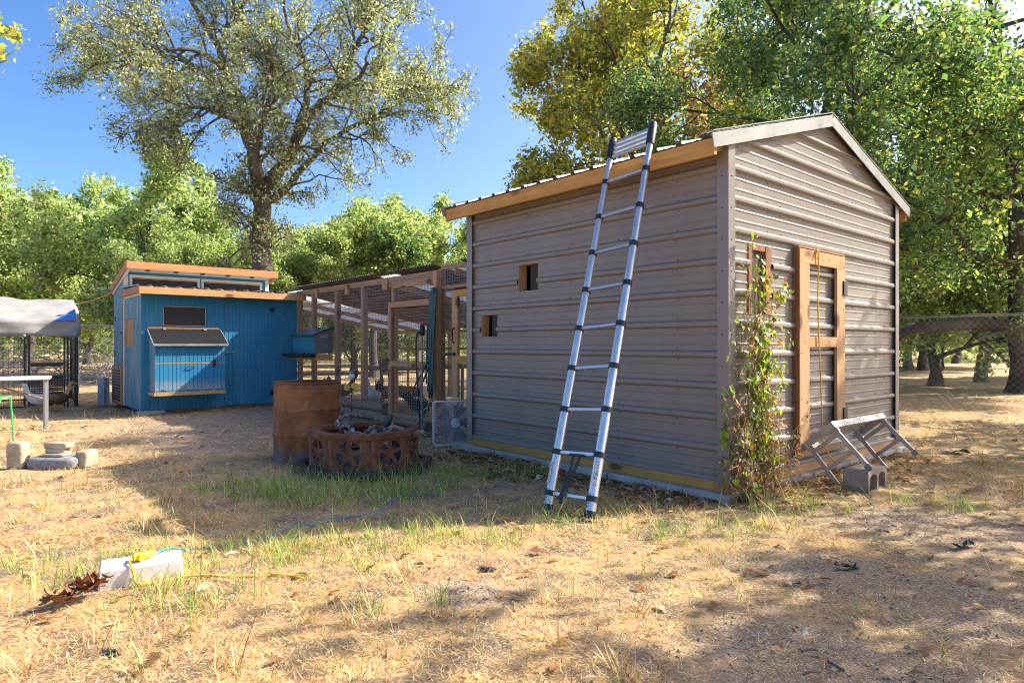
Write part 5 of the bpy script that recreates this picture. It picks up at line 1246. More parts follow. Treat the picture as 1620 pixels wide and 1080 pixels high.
def hen(label, loc, rz, s, body, tail, wing, peck=False):
    root = thing('hen', label, 'chicken', loc, rz, 'chickens in the run'); root.scale = (s, s, s)
    secs = [((-.185, 0, .335), .012, .02, (1, 0, -.5)), ((-.16, 0, .31), .05, .055, (1, 0, -.5)), ((-.09, 0, .265), .090, .095, (1, 0, -.25)), ((0, 0, .235), .105, .108, (1, 0, 0)),
            ((.085, 0, .245), .092, .100, (1, 0, .3)), ((.14, 0, .29), .062, .068, (.6, 0, .8))]
    if peck: secs += [((.19, 0, .27), .042, .046, (1, 0, -.5)), ((.235, 0, .19), .032, .034, (.5, 0, -1)), ((.255, 0, .13), .030, .032, (.6, 0, -1)), ((.275, 0, .095), .016, .018, (.8, 0, -.8))]; hd = Vector((.265, 0, .115)); f = Vector((.6, 0, -.8))
    else: secs += [((.165, 0, .35), .044, .048, (.25, 0, 1)), ((.178, 0, .405), .034, .036, (.3, 0, 1)), ((.190, 0, .440), .032, .034, (.7, 0, .7)), ((.212, 0, .452), .017, .018, (1, 0, .1))]; hd = Vector((.195, 0, .445)); f = Vector((1, 0, 0))
    lump(MB().loft(secs, 12).build('body', F[body], root, smooth=180))
    MB().tube([hd+f*0.018, hd+f*0.05-Vector((0, 0, .008))], [0.012, 0.002], 6).build('beak', 'horn', root)
    cmb = MB(); u = Vector((0, 0, 1)) if not peck else Vector((.8, 0, .6))
    for k in range(4): c = hd-f*0.02+f*(k*0.014)+u*0.03; cmb.ell(c+u*(0.008+0.004*(k % 2)), .009, .004, .016, 6, 5)
    cmb.build('comb', 'redcomb', root, smooth=180)
    MB().ell(hd+f*0.014-Vector((0, 0, .035)), .008, .010, .016, 6, 5).build('wattle', 'redcomb', root, smooth=180)
    for sy in (-1, 1):
        MB().ell(hd+Vector((.004, sy*.030, .006)), .005, .003, .005, 6, 4).build('eye', 'black', root)
        lump(MB().loft([((-.14, sy*.060, .275), .006, .02, (1, 0, -.1)), ((-.06, sy*.093, .262), .016, .055, (1, 0, 0)), ((.03, sy*.101, .26), .018, .060, (1, 0, 0)), ((.09, sy*.085, .265), .010, .03, (1, 0, .1))], 8).build('wing', F[wing], root, smooth=180))
        lg = MB(); lg.tube([(0.0, sy*.045, .17), (-.012, sy*.045, .095), (0.005, sy*.045, .012)], [.022, .010, .007], 6)
        for a in (-.5, 0, .5, 3.14): lg.tube([(0.005, sy*.045, .010), (0.005+.045*math.cos(a), sy*.045+.045*math.sin(a), .004)], [.006, .003], 5)
        lg.build('leg', 'horn', root, smooth=180)
    tl = MB()
    for k in range(6):
        a = 0.5+0.16*k; y = (k-2.5)*0.013; L = .13+.02*(k % 3)
        tl.loft([((-.15, y*.5, .31), .008, .020, (-1, 0, a)), ((-.15-L*.5*math.cos(a), y, .31+L*.6*math.sin(a)), .010, .030, (-1, 0, a)), ((-.15-L*math.cos(a), y*1.4, .31+L*math.sin(a)), .004, .012, (-1, 0, a*.6))], 6)
    tl.build('tail', F[tail], root, smooth=180); return root
def in_run(px, py, x): y, z = on_x(px, py, x); p = yw(x, y); return (p.x, p.y, 0.0)
hen('grey speckled hen with dark tail just inside the run wire', in_run(590, 620, 1.05), 2.2, 1.25, 'grey', 'black', 'grey')
hen('rust brown hen standing beside the grey hen in the run', in_run(611, 600, 1.7), -0.9, 1.2, 'rust', 'rust', 'rust')
hen('rust brown hen with raised tail behind the garden stake', in_run(540, 600, 1.25), 0.3, 1.25, 'rust', 'rust', 'brown')
hen('dark rust hen seen through the run door mesh', in_run(644, 605, 1.9), 0.6, 1.25, 'rust', 'brown', 'rust', True)
hen('black hen low behind the run door mesh', in_run(660, 620, 1.15), -0.4, 0.95, 'black', 'black', 'black', True)
def duck(label, loc, rz, s, body, head, wing):
    root = thing('duck', label, 'duck', loc, rz, 'ducks by the kennel'); root.scale = (s, s, s)
    secs = [((-.27, 0, .26), .012, .010, (1, 0, -.4)), ((-.22, 0, .235), .05, .035, (1, 0, -.4)), ((-.12, 0, .20), .095, .085, (1, 0, -.1)), ((0, 0, .19), .112, .105, (1, 0, .1)),
            ((.10, 0, .215), .095, .098, (1, 0, .4)), ((.165, 0, .275), .058, .062, (.5, 0, .9)), ((.185, 0, .345), .036, .038, (.1, 0, 1)), ((.19, 0, .41), .031, .034, (.2, 0, 1)), ((.205, 0, .455), .036, .038, (.7, 0, .7)), ((.235, 0, .465), .028, .030, (1, 0, 0)), ((.255, 0, .462), .018, .018, (1, 0, 0))]
    o = lump(MB().loft(secs, 12).build('body', F[body], root, smooth=180))
    if head != body:
        o.data.materials.append(F[head])
        for p in o.data.polygons:
            if p.center.z > 0.30 and p.center.x > 0.12: p.material_index = 1
    lump(MB().loft([((.245, 0, .462), .016, .014, (1, 0, 0)), ((.275, 0, .452), .018, .008, (1, 0, -.2)), ((.315, 0, .446), .019, .005, (1, 0, 0)), ((.325, 0, .446), .012, .003, (1, 0, 0))], 8).build('bill', 'orangeleg' if body == 'white' else 'horn', root, smooth=180))
    for sy in (-1, 1):
        MB().ell((.225, sy*.031, .472), .005, .003, .005, 6, 4).build('eye', 'black', root)
        lump(MB().loft([((-.25, sy*.03, .255), .006, .012, (1, 0, -.2)), ((-.13, sy*.088, .235), .016, .050, (1, 0, -.1)), ((-.01, sy*.108, .225), .020, .068, (1, 0, 0)), ((.08, sy*.095, .225), .010, .035, (1, 0, .2))], 8).build('wing', F[wing], root, smooth=180))
        lg = MB(); lg.tube([(-.01, sy*.05, .12), (-.015, sy*.05, .06), (0, sy*.05, .012)], [.020, .011, .010], 6)
        lg.add([(0-.01, sy*.05, .010), (.075, sy*.05-.035, .004), (.085, sy*.05, .004), (.075, sy*.05+.035, .004), (0-.01, sy*.05, .018)], [(0, 1, 2), (0, 2, 3), (4, 2, 1), (4, 3, 2)]); lg.build('leg', 'orangeleg', root)
    return root
pd = gp(63, 650); duck('white and buff duck with orange bill beside the kennel door', (pd.x, pd.y, 0), -2.3, 1.05, 'white', 'white', 'white')
pd = gp(90, 649); duck('brown duck with tan neck beside the kennel door', (pd.x, pd.y, 0), 0.25, 1.08, 'dkbrown', 'tan', 'brown')
# ------------------------------------------------------------------ rusty barrel
def rust_mat(name, cols, scale=5, rough=0.85, blueband=False):
    m, nt, b = new_mat(name); v = coords(nt, 'Object', (1, 1, 0.7)); f = noise_n(nt, v, scale, 7, 0.68, 0.5); g = noise_n(nt, coords(nt, 'Object', (3, 3, 0.5)), 5, 5, 0.6)
    c = ramp(nt, f, cols); c = mixc(nt, ramp(nt, g, [(0.55, (0, 0, 0)), (0.75, (0.5, 0.5, 0.5))]), c, (0.42, 0.25, 0.13))
    if blueband:
        tcn = N(nt, 'ShaderNodeTexCoord'); sp = N(nt, 'ShaderNodeSeparateXYZ'); nt.links.new(tcn.outputs['Object'], sp.inputs[0])
        for z0, z1, colr, amt in ((0.16, 0.03, (0.05, 0.13, 0.20), 0.9), (0.70, 0.79, (0.07, 0.05, 0.045), 0.75)):
            mr = N(nt, 'ShaderNodeMapRange'); mr.inputs[1].default_value = z0; mr.inputs[2].default_value = z1; mr.inputs[3].default_value = 0; mr.inputs[4].default_value = amt
            nt.links.new(sp.outputs['Z'], mr.inputs[0]); mu = N(nt, 'ShaderNodeMath', operation='MULTIPLY'); nt.links.new(mr.outputs[0], mu.inputs[0])
            nt.links.new(ramp(nt, noise_n(nt, coords(nt, 'Object', (1, 1, 1)), 6, 5, .7), [(0.38, (0, 0, 0)), (0.6, (1, 1, 1))]), mu.inputs[1]); c = mixc(nt, mu.outputs[0], c, colr)
    nt.links.new(c, b.inputs['Base Color']); b.inputs['Roughness'].default_value = rough; b.inputs['Metallic'].default_value = 0.1; bump(nt, b, noise_n(nt, v, 60, 5, .7), 0.5, 0.004); return m
M['rustdrum'] = rust_mat('rusty_drum', [(0.28, (0.11, 0.042, 0.017)), (0.5, (0.25, 0.098, 0.034)), (0.7, (0.38, 0.175, 0.058))], 4, blueband=True)
M['rustpit'] = rust_mat('rusty_plate', [(0.28, (0.065, 0.028, 0.017)), (0.5, (0.175, 0.066, 0.029)), (0.72, (0.29, 0.12, 0.05))], 6)
M['soot'] = pm('sooty_steel', [(0.3, (0.03, 0.028, 0.03)), (0.6, (0.07, 0.065, 0.065)), (0.75, (0.13, 0.09, 0.07))], 8, 0.38, 0.3, 0.2)
M['ash'] = pm('ash_bed', [(0.3, (0.05, 0.045, 0.042)), (0.5, (0.15, 0.14, 0.13)), (0.7, (0.36, 0.345, 0.33))], 22, 1.0, 0, 1.0, bdist=0.03)
def barrel():
    root = thing('oil_barrel', 'rusty open oil barrel standing behind the fire pit', 'barrel', (-2.16, 6.87, 0)); R, H = 0.335, 0.815
    prof = [(R-.02, 0.0), (R+.006, 0.0), (R+.008, 0.012), (R, 0.022)]
    for zc in (H*0.34, H*0.66):
        prof += [(R, zc-.035), (R+.010, zc-.014), (R+.012, zc), (R+.010, zc+.014), (R, zc+.035)]
    for zc in (H-.09, H-.06): prof += [(R, zc-.01), (R+.004, zc), (R, zc+.01)]
    prof += [(R, H-.02), (R+.006, H-.016), (R+.010, H-.006), (R+.006, H), (R-.004, H), (R-.008, H-.012), (R-.006, H-.03), (R-.006, 0.02), (0.001, 0.02)]
    m = MB(); m.lathe(prof, 56); m.build('shell', 'rustdrum', root, smooth=50)
    MB().lathe([(R-.01, 0.02), (R-.01, 0.32), (0.15, 0.36), (0.001, 0.34)], 30).build('ash_fill', 'ash', root, smooth=180)
barrel()
# ------------------------------------------------------------------ octagonal fire pit with star cut-outs
def star_panel(w, h, th):
    c = bpy.data.curves.new('sp', 'CURVE'); c.dimensions = '2D'; c.fill_mode = 'BOTH'; c.extrude = th/2
    cx, cy, R = w/2, h*0.50, h*0.43; r = R*0.33
    loops = [[(0, 0), (w, 0), (w, h), (0, h)]]
    for k in range(5):
        a0 = math.pi/2+k*2*math.pi/5; a1 = a0+2*math.pi/5; am = (a0+a1)/2; e = 0.11
        arc = [(cx+R*math.cos(a0+e+(a1-a0-2*e)*i/7), cy+R*math.sin(a0+e+(a1-a0-2*e)*i/7)) for i in range(8)]
        arc.append((cx+r*math.cos(am), cy+r*math.sin(am))); loops.append(arc)
    for pts in loops:
        s = c.splines.new('POLY'); s.points.add(len(pts)-1); s.use_cyclic_u = True
        for i, (a, b) in enumerate(pts): s.points[i].co = (a, b, 0, 1)
    o = bpy.data.objects.new('sp', c); col.objects.link(o); me = bpy.data.meshes.new_from_object(o.evaluated_get(bpy.context.evaluated_depsgraph_get())); col.objects.unlink(o); bpy.data.objects.remove(o)
    me.transform(Matrix.Translation((-w/2, 0, 0)) @ Matrix.Rotation(math.pi/2, 4, 'X')); me.materials.clear(); return me
PIT = Vector((-1.425, 6.30, 0))
def fire_pit():
    root = thing('fire_pit', 'rusty octagonal fire pit with star cut-outs in the grass', 'fire pit', PIT, math.radians(-4)); R = 0.515; ap = R*math.cos(math.pi/8); w = 2*R*math.sin(math.pi/8); h = 0.275; z0 = 0.075
    me = star_panel(w, h, 0.006)
    for k in range(8):
        a = -math.pi/2+k*math.pi/4
        o = link('side_panel', me, 'rustpit' if k == 0 else None, root)
        o.location = (ap*math.cos(a), ap*math.sin(a), z0); o.rotation_euler = (0, 0, a+math.pi/2)
    def ring(name, r_in, r_out, za, zb, mat):
        for k in range(8):
            a0 = -math.pi/2-math.pi/8+k*math.pi/4; a1 = a0+math.pi/4
            P = lambda r, a, z: (r*math.cos(a), r*math.sin(a), z)
            MB().add([P(r_in, a0, za), P(r_out, a0, za), P(r_out, a1, za), P(r_in, a1, za), P(r_in, a0, zb), P(r_out, a0, zb), P(r_out, a1, zb), P(r_in, a1, zb)],
                     [(0, 1, 2, 3), (7, 6, 5, 4), (0, 4, 5, 1), (1, 5, 6, 2), (2, 6, 7, 3), (3, 7, 4, 0)]).build(name, mat, root)
    ring('rim_bar', R-.075, R+.03, z0+h+0.001, z0+h+0.048, 'rustpit'); ring('base_bar', R+.055, R+.15, 0.005, 0.085, 'soot'); ring('base_bar', R-.03, R+.0545, 0.02, 0.063, 'soot')
    m = MB(); n = 8; rr = random.Random(4)
    pr = [(R-.05, 0.07), (R*0.86, 0.13), (R*0.7, 0.18), (R*0.4, 0.20), (0.001, 0.19)]; m.lathe(pr, 24); m.v = [v+Vector((0, 0, rr.uniform(-.02, .02))) for v in m.v]; m.build('ash_bed', 'ash', root, smooth=180)
    for k in range(14):
        a = rr.uniform(0, 6.28); r = rr.uniform(0, R-.12); p = Vector((r*math.cos(a), r*math.sin(a), 0.20)); d = Vector((rr.gauss(0, 1), rr.gauss(0, 1), rr.gauss(0, .25))).normalized()*rr.uniform(.03, .12)
        if k < 26: MB().tube([p-d, p+d*.3+Vector((0, 0, .01)), p+d], [.008, .01, .006], 5).build('charred_stick', 'soot' if k % 2 else 'bark3', root)
fire_pit()
M['lichen'] = pm('lichen_bark', [(0.36, (0.045, 0.036, 0.03)), (0.50, (0.13, 0.105, 0.085)), (0.58, (0.30, 0.31, 0.27)), (0.72, (0.46, 0.47, 0.40))], 30, 0.95, 0, 0.8, bdist=0.01)
M['cutlog'] = pm('old_branch_bark', [(0.3, (0.13, 0.09, 0.06)), (0.55, (0.30, 0.22, 0.14)), (0.75, (0.46, 0.40, 0.32))], 8, 0.95, 0, 0.7, bdist=0.01)
def stick(name, label, pts, rad, mat, twigs=()):
    P = spline([wp(px, py, Y) for px, py, Y in pts], 4); n = len(P); R = [interp([(i/(len(rad)-1), r) for i, r in enumerate(rad)], k/(n-1)) for k in range(n)]
    rr = random.Random(len(label)); R = [r*rr.uniform(.86, 1.14) for r in R]
    m = MB(); P = [q+Vector((rr.gauss(0, .004), rr.gauss(0, .004), rr.gauss(0, .004))) for q in P]; m.tube(P, [x*.82 for x in R], 10)
    for i, d, r in twigs: m.tube([P[i], P[i]+Vector(d)*.5+Vector((.01, 0, .01)), P[i]+Vector(d)], [r, r*.8, r*.3], 6)
    return tag(m.build(name, mat, smooth=180), label, 'branch')
stick('lichen_branch', 'curled branch grey with lichen lying over the fire pit', [(566, 657, 6.45), (548, 656, 6.42), (535, 665, 6.38), (536, 676, 6.33), (552, 672, 6.3), (560, 684, 6.22), (575, 689, 6.1), (600, 690, 6.05)], [.022, .026, .028, .03, .034, .034, .032, .026], 'lichen', ((0, (.05, 0, -.04), .01), (18, (-.03, -.02, .07), .008)))
stick('cut_branch', 'thick pale broken branch sticking out over the fire pit rim', [(592, 690, 6.15), (612, 684, 6.2), (622, 675, 6.28), (640, 683, 6.22), (658, 686, 6.15), (668, 683, 6.1)], [.018, .026, .036, .034, .032, .030], 'cutlog', ((6, (.02, .02, .07), .012),))
stick('forked_branch', 'forked grey branch heaped in the middle of the fire pit', [(572, 690, 6.05), (588, 676, 6.15), (604, 678, 6.2), (615, 688, 6.1), (625, 690, 6.0)], [.016, .022, .022, .02, .014], 'lichen', ((3, (-.01, 0, .08), .009), (8, (.09, -.02, .0), .012)))
stick('charred_branch', 'charred stump end leaning on the back rim of the fire pit', [(598, 690, 6.45), (612, 668, 6.62), (618, 658, 6.7)], [.035, .045, .03], 'soot')
# ------------------------------------------------------------------ box fans
M['fanwhite'] = pm('dusty_white_enamel', [(0.3, (0.50, 0.48, 0.45)), (0.7, (0.68, 0.67, 0.64))], 5, 0.5, 0, 0.05)
M['fanblue'] = pm('blue_grey_enamel', [(0.3, (0.20, 0.27, 0.34)), (0.7, (0.29, 0.36, 0.43))], 5, 0.5, 0, 0.05)
M['blades'] = pm('grimy_blade', [(0.3, (0.10, 0.085, 0.07)), (0.6, (0.19, 0.17, 0.15)), (0.75, (0.24, 0.14, 0.08))], 7, 0.6, 0, 0.05)
def box_fan(label, loc, rz, tilt, shell):
    root = thing('box_fan', label, 'fan', loc, rz, 'box fans'); root.rotation_euler = (tilt, 0, rz); S, D = 0.265, 0.055
    def rr_poly(s, r, n=4):
        pts = []
        for cx, cz, a0 in ((s-r, s-r, 0), (-s+r, s-r, 90), (-s+r, -s+r, 180), (s-r, -s+r, 270)):
            for k in range(n+1): a = math.radians(a0+90*k/n); pts.append((cx+r*math.cos(a), cz+r*math.sin(a)))
        return pts
    o_, i_ = rr_poly(S, .04), rr_poly(S-.018, .03); n = len(o_); m = MB(); C = S+.005
    v = [(x, y, z+C) for y in (-D, D) for lst in (o_, i_) for x, z in lst]; f = []
    for k in range(n):
        j = (k+1) % n
        f += [(k, j, n+j, n+k), (2*n+j, 2*n+k, 3*n+k, 3*n+j), (j, k, 2*n+k, 2*n+j), (n+k, n+j, 3*n+j, 3*n+k)]
    m.add(v, f); m.build('housing', shell, root, smooth=40)
    for y in (-D+.006, D-.006):
        g = MB()
        for r in np.arange(.06, .26, .022):
            pts = [(r*math.cos(a)*1.0, y, C+r*math.sin(a)) for a in np.linspace(0, 2*math.pi, 33)]
            pts = [(max(-S+.02, min(S-.02, p[0])), y, max(.03, min(C+S-.02, p[2]))) for p in pts]
            g.tube(pts, .0015, 4, False)
        for k in range(40):
            a0 = k*2*math.pi/40; pts = []
            for i in range(6):
                r = .045+(.30-.045)*i/5; a = a0+0.5*(i/5)**1.3; x, z = r*math.cos(a), r*math.sin(a); q = max(abs(x), abs(z))/(S-.02)
                if q > 1: x, z = x/q, z/q
                pts.append((x, y+.002, C+z))
            g.tube(pts, .0015, 4, False)
        g.build('grille', 'fanwhite', root)
        sgn = -1 if y < 0 else 1
        h = MB(); h.lathe([(.001, .010), (.03, .010), (.05, .004), (.052, 0), (.001, 0)], 20)
        ho = h.build('hub', 'fanwhite', root, smooth=60); ho.location = (0, y, C); ho.rotation_euler = (math.pi/2*(1 if sgn < 0 else -1), 0, 0)
        h = MB(); h.lathe([(.018, .012), (.024, .012)], 16); ho2 = h.build('emblem', 'blades', ho)
    b = MB()
    for k in range(5):
        a = k*2*math.pi/5; v = []
        for r in (.04, .13, .225):
            for da, yy in ((-.42, .022), (.42, -.022)): v.append((r*math.cos(a+da), yy, C+r*math.sin(a+da)))
        b.add(v, [(0, 1, 3, 2), (2, 3, 5, 4)])
    b.build('blade', 'blades', root)
    MB().tube(spline([(-.06, 0, C+S-.004), (-.05, 0, C+S+.022), (.05, 0, C+S+.022), (.06, 0, C+S-.004)], 4), .008, 6).build('carry_handle', 'fanwhite', root, smooth=180)
    for s in (-1, 1): MB().box(s*S*.8-.03, s*S*.8+.03, -D-.03, D+.03, 0.0, 0.012).build('foot', shell, root)
    return root
p = gp(719, 706); box_fan('dusty white box fan leaning beside the shed corner', (p.x, p.y+0.06, 0), math.radians(12), math.radians(-4), 'fanwhite')
p = gp(164, 641); box_fan('blue grey box fan standing edge-on beside the coop', (p.x, p.y, 0), math.radians(-68), 0, 'fanblue')
# ------------------------------------------------------------------ hydrant and garden hose
def hydrant():
    p = gp(668, 688); root = thing('yard_hydrant', 'slim yard hydrant with red lever head outside the run door', 'hydrant', (p.x, p.y, 0))
    MB().tube([(0, 0, -.1), (0, 0, 1.34)], .013, 10).build('standpipe', 'greyrub', root, smooth=60)
    MB().lathe([(.02, 1.32), (.034, 1.33), (.036, 1.44), (.022, 1.47), (.001, 1.475)], 12).build('head', 'blackiron', root, smooth=60)
    MB().tube([(0, 0, 1.37), (-.05, -.02, 1.36), (-.075, -.03, 1.30)], [.016, .015, .014], 8).build('spout', 'blackiron', root, smooth=60)
    MB().bar((-.07, 0, 1.485), (.09, 0, 1.50), .022, .016).build('lever', 'redplastic', root); MB().bar((0, 0, 1.44), (0, 0, 1.50), .016, .016).build('lever_link', 'redplastic', root)
    pts = [(-.075, -.03, 1.30), (-.078, -.035, 1.1), (-.06, -.05, .7), (-.03, -.07, .35), (-.01, -.10, .08), (.06, -.16, .012), (.2, -.15, .012), (.26, -.02, .012), (.12, .02, .012)]
    MB().tube(spline(pts), .011, 7).build('hose', 'black', root, smooth=180)
hydrant()
def garden_hose():
    M['hosegreen'] = pm('dark_green_hose', [(0.3, (0.012, 0.06, 0.055)), (0.7, (0.02, 0.10, 0.09))], 8, 0.4, 0, 0); M['hoseblue'] = pm('blue_hose', [(0.3, (0.02, 0.12, 0.26)), (0.7, (0.03, 0.17, 0.33))], 8, 0.4, 0, 0)
    yp = 9.89-4.99; x0 = RX-0.13; root = ything('garden_hose', 'dark green garden hose looped over a hook on the run post', 'hose', x0, yp); rr = random.Random(2)
    m = MB()
    for k in range(6):
        o = (k-2.5)*0.018; j = lambda: rr.uniform(-.012, .012)
        pts = [(-.03-.012*(k % 3), -.03+o+.05, .45+.1*(k % 3)), (-.035+j(), o+.03, .9), (-.03+j(), o+.012, 1.4), (-.02, o*.8-.004, 1.84), (-.015, o*.8-.03, 1.97), (.01, o*.8-.055, 1.98), (-.012, o*.8-.075, 1.86), (-.03+j(), o-.06, 1.4), (-.04+j(), o-.05, .95), (-.05, o-.03, .5+.12*(k % 2))]
        m.tube(spline(pts, 4), .011, 7)
    m.build('hose_coil', 'hosegreen', root, smooth=180)
    m = MB(); m.tube(spline([(-.05, .0, 1.0), (-.09, .12, .8), (-.13, .24, .62), (-.15, .27, .44), (-.14, .20, .32), (-.12, .06, .32), (-.09, -.02, .42)]), .012, 7)
    m.tube(spline([(-.05, -.02, .95), (-.09, .10, .68), (-.14, .22, .45), (-.15, .25, .33), (-.13, .10, .22), (-.1, 0, .30)]), .012, 7); m.build('hose_loop', 'hosegreen', root, smooth=180)
    m = MB(); m.tube(spline([(-.07, 0.02, .34), (-.10, .07, .22), (-.17, .16, .06), (-.24, .22, .014), (-.34, .1, .013), (-.3, -.1, .013), (-.16, -.05, .013), (-.2, .12, .013)]), .012, 7); m.build('hose_tail', 'hoseblue', root, smooth=180)
    MB().tube([(-.07, -.01, .36), (-.09, .03, .27)], .015, 8).build('brass_fitting', 'horn', root)
    MB().bar((.06, -.03, 1.96), (-.05, -.03, 1.96), .05, .02).build('hook', 'rail', root)
garden_hose()
# ------------------------------------------------------------------ garden stake ornament in front of the run
def stake():
    p = gp(556, 664); root = thing('garden_stake', 'black garden stake with a glass globe and yellow flowers before the run', 'garden stake', (p.x, p.y, 0)); zg = wp(553, 597, p.y).z
    MB().tube([(0, 0, -.05), (0.01, 0, zg-.05)], .006, 6).build('stake', 'blackiron', root)
    MB().ell((0, 0, zg+.02), .055, .055, .05, 12, 8).build('globe', M['white'], root, smooth=180)
    MB().lathe([(.012, zg+.06), (.05, zg+.075), (.02, zg+.10), (.001, zg+.115)], 10).build('cap', 'rail', root, smooth=60)
    f = MB()
    for s, dz in ((-1, -.16), (1, -.15), (.6, -.13)):
        f.tube([(0, 0, zg-.30), (s*.07, -.01, zg+dz-.04)], .003, 5)
    f.build('flower_stem', 'blackiron', root)
    for s, dz in ((-1, -.16), (1, -.15), (.6, -.13)):
        g = MB()
        for k in range(6):
            a = k*math.pi/3; g.ell((s*.07+.03*math.cos(a), -.01, zg+dz+.03*math.sin(a)), .022, .006, .022, 6, 4)
        g.build('flower', 'yel', root)
    MB().loft([((.06, .02, zg-.02), .004, .02, (0, 0, 1)), ((.075, .02, zg+.05), .005, .03, (.1, 0, 1)), ((.07, .02, zg+.12), .003, .008, (0, 0, 1))], 6).build('leaf_ornament', 'blackiron', root)
stake()
# ------------------------------------------------------------------ left side: kennel with awning, table, stand, stones
M['tarp'] = pm('grey_tarp', [(0.3, (0.25, 0.24, 0.225)), (0.7, (0.33, 0.32, 0.30))], 3, 0.75, 0, 0.15, bdist=0.02)
M['tarpblue'] = pm('blue_tarp', [(0.3, (0.02, 0.13, 0.42)), (0.7, (0.04, 0.18, 0.52))], 4, 0.6, 0, 0.1)
KX, KY, KR = -8.50, 12.75, math.radians(37)
KD = Vector((math.cos(KR), math.sin(KR), 0)); KN = Vector((-math.sin(KR), math.cos(KR), 0))
def kl(x, y, z=0.0): return Vector((KX, KY, z))+KD*x+KN*y
def kx(px, y=0.0):
    r = (px-CXP)/FPX; o = kl(0, y); return (r*o.y-o.x)/(KD.x-r*KD.y)
def kennel():
    root = thing('dog_kennel', 'black wire kennel with solid lower door panel under the grey awning', 'kennel', (KX, KY, 0), KR); m = MB()
    x0, y1, H = -3.7, 2.0, 1.83
    X = kx
    r = 0.016
    for x in (X(39), X(46), X(102), X(107), X(119), x0, X(-60)):
        MB().box(x-r, x+r, -r, r, 0.0, H if x < X(0) else 1.62).build('post', 'blackiron', root)
    for x in (x0, -1.85, 0): MB().box(x-r, x+r, y1-r, y1+r, 0, H).build('post', 'blackiron', root)
    for y in (0.9,): MB().box(-r, r, y-r, y+r, 0, H-.1).build('post', 'blackiron', root)
    for z in (0.03, 1.6): 
        MB().bar((x0, 0, z), (X(38), 0, z), .028, .028).build('rail', 'blackiron', root); MB().bar((x0, y1, z), (0, y1, z), .028, .028).build('rail', 'blackiron', root); MB().bar((0, .02, z), (0, y1-.02, z), .028, .028).build('rail', 'blackiron', root)
    MB().bar((X(38), 0, 1.6), (0, 0, 1.6), .028, .028).build('rail', 'blackiron', root)
    d = MB().bar((X(46)+.02, -.01, .82), (X(102)-.02, -.01, .82), .03, .07).build('door', 'blackiron', root)
    MB().bar((X(46)+.02, -.01, .60), (X(102)-.02, -.01, .60), .03, .03).build('door_rail', 'blackiron', d)
    MB().bar((X(46)+.02, -.01, .06), (X(102)-.02, -.01, .06), .03, .04).build('door_rail', 'blackiron', d)
    # woven lower panel
    for k in range(12):
        z = .10+k*.041; MB().box(X(46)+.02, X(102)-.02, -.006, .004, z, z+.032).build('panel_strip', 'black', d)
    grid_wire(0.004, X(46), X(102), .08, .58, .04, .003, 'x').build('panel_bars', 'black', d)
    grid_wire(0.0, x0, X(38), .03, 1.6, .075, .002, 'x').build('wire_mesh', 'blackiron', root)
    grid_wire(y1, x0, 0, .03, 1.6, .10, .0022, 'x').build('wire_mesh', 'blackiron', root)
    grid_wire(0.0, .02, y1, .03, 1.6, .10, .0022, 'y').build('wire_mesh', 'blackiron', root)
    # awning posts carry the tarp
    return root
kennel()
def awning():
    root = thing('awning', 'grey tarp awning with a blue folded corner over the black kennel', 'awning', (KX, KY, 0), KR); rr = random.Random(9)
    zf = wp(0, 507, KY-.1).z; zr = 2.20; zv = wp(0, 531, KY-.1).z; x0, x1 = -3.9, 0.03; nx, ny = 40, 14; v = []; f = []
    rows = [(-.10+.012*math.sin(j), zv+(zf-zv)*j/4) for j in range(5)]+[(-.10+2.2*j/9, zf+(zr-zf)*(1-(1-j/9)**1.35)) for j in range(1, 10)]
    for j, (y, z) in enumerate(rows):
        for i in range(nx+1):
            x = x0+(x1-x0)*i/nx; wv = .018*math.sin(7*x+j*.8)+.012*math.sin(13*x-j*1.7)
            sag = -.05*math.sin(math.pi*((i/nx*3) % 1))*(1 if j > 4 else .4)
            v.append((x+(.02*math.sin(j*1.1) if i == nx else 0), y-(wv if j < 6 else 0), z+sag*.5+(wv*.8 if j > 4 else .3*wv)))
    W = nx+1
    for j in range(len(rows)-1):
        for i in range(nx): f.append((j*W+i, j*W+i+1, (j+1)*W+i+1, (j+1)*W+i))
    o = MB().add(v, f).build('tarp', 'tarp', root, smooth=180); s = o.modifiers.new('thick', 'SOLIDIFY'); s.thickness = .004
    # end flap at the right, and the blue folded corner
    def pb(px, py, y):
        x = kx(px, y); w = kl(x, y); return (x, y, CAMH-(py-HZP)/FPX*w.y)
    MB().add([pb(83, 507.5, -.16), pb(121, 507, -.16), pb(119, 488, .34)], [(0, 1, 2)]).build('folded_corner', 'tarpblue', root)
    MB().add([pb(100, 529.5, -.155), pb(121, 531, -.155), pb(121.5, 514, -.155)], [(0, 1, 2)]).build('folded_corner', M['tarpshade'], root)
    for x, y, z in ((-.02, -.06, zf-.02), (-3.86, -.06, zf-.02), (-.02, 2.06, zr-.02), (-3.86, 2.06, zr-.02), (-1.9, 2.06, zr-.02)):
        MB().tube([(x, y, 0), (x, y, z)], .014, 8).build('pole', 'blackiron', root, smooth=60)
    for px in (38, 119): MB().ell(pb(px, 531, -.13), .03, .02, .03, 8, 5).build('tie_knot', 'greyrub', root)
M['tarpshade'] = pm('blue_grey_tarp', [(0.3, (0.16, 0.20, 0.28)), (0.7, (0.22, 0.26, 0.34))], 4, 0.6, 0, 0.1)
awning()
def rope(name, label, pts, r, mat):
    m = MB(); m.tube(spline(pts, 5), r, 6); return tag(m.build(name, mat, smooth=180), label, 'rope')
M['yelrope'] = pm('yellow_rope', [(0.3, (0.60, 0.32, 0.06)), (0.7, (0.75, 0.45, 0.10))], 30, 0.7, 0, 0.2)
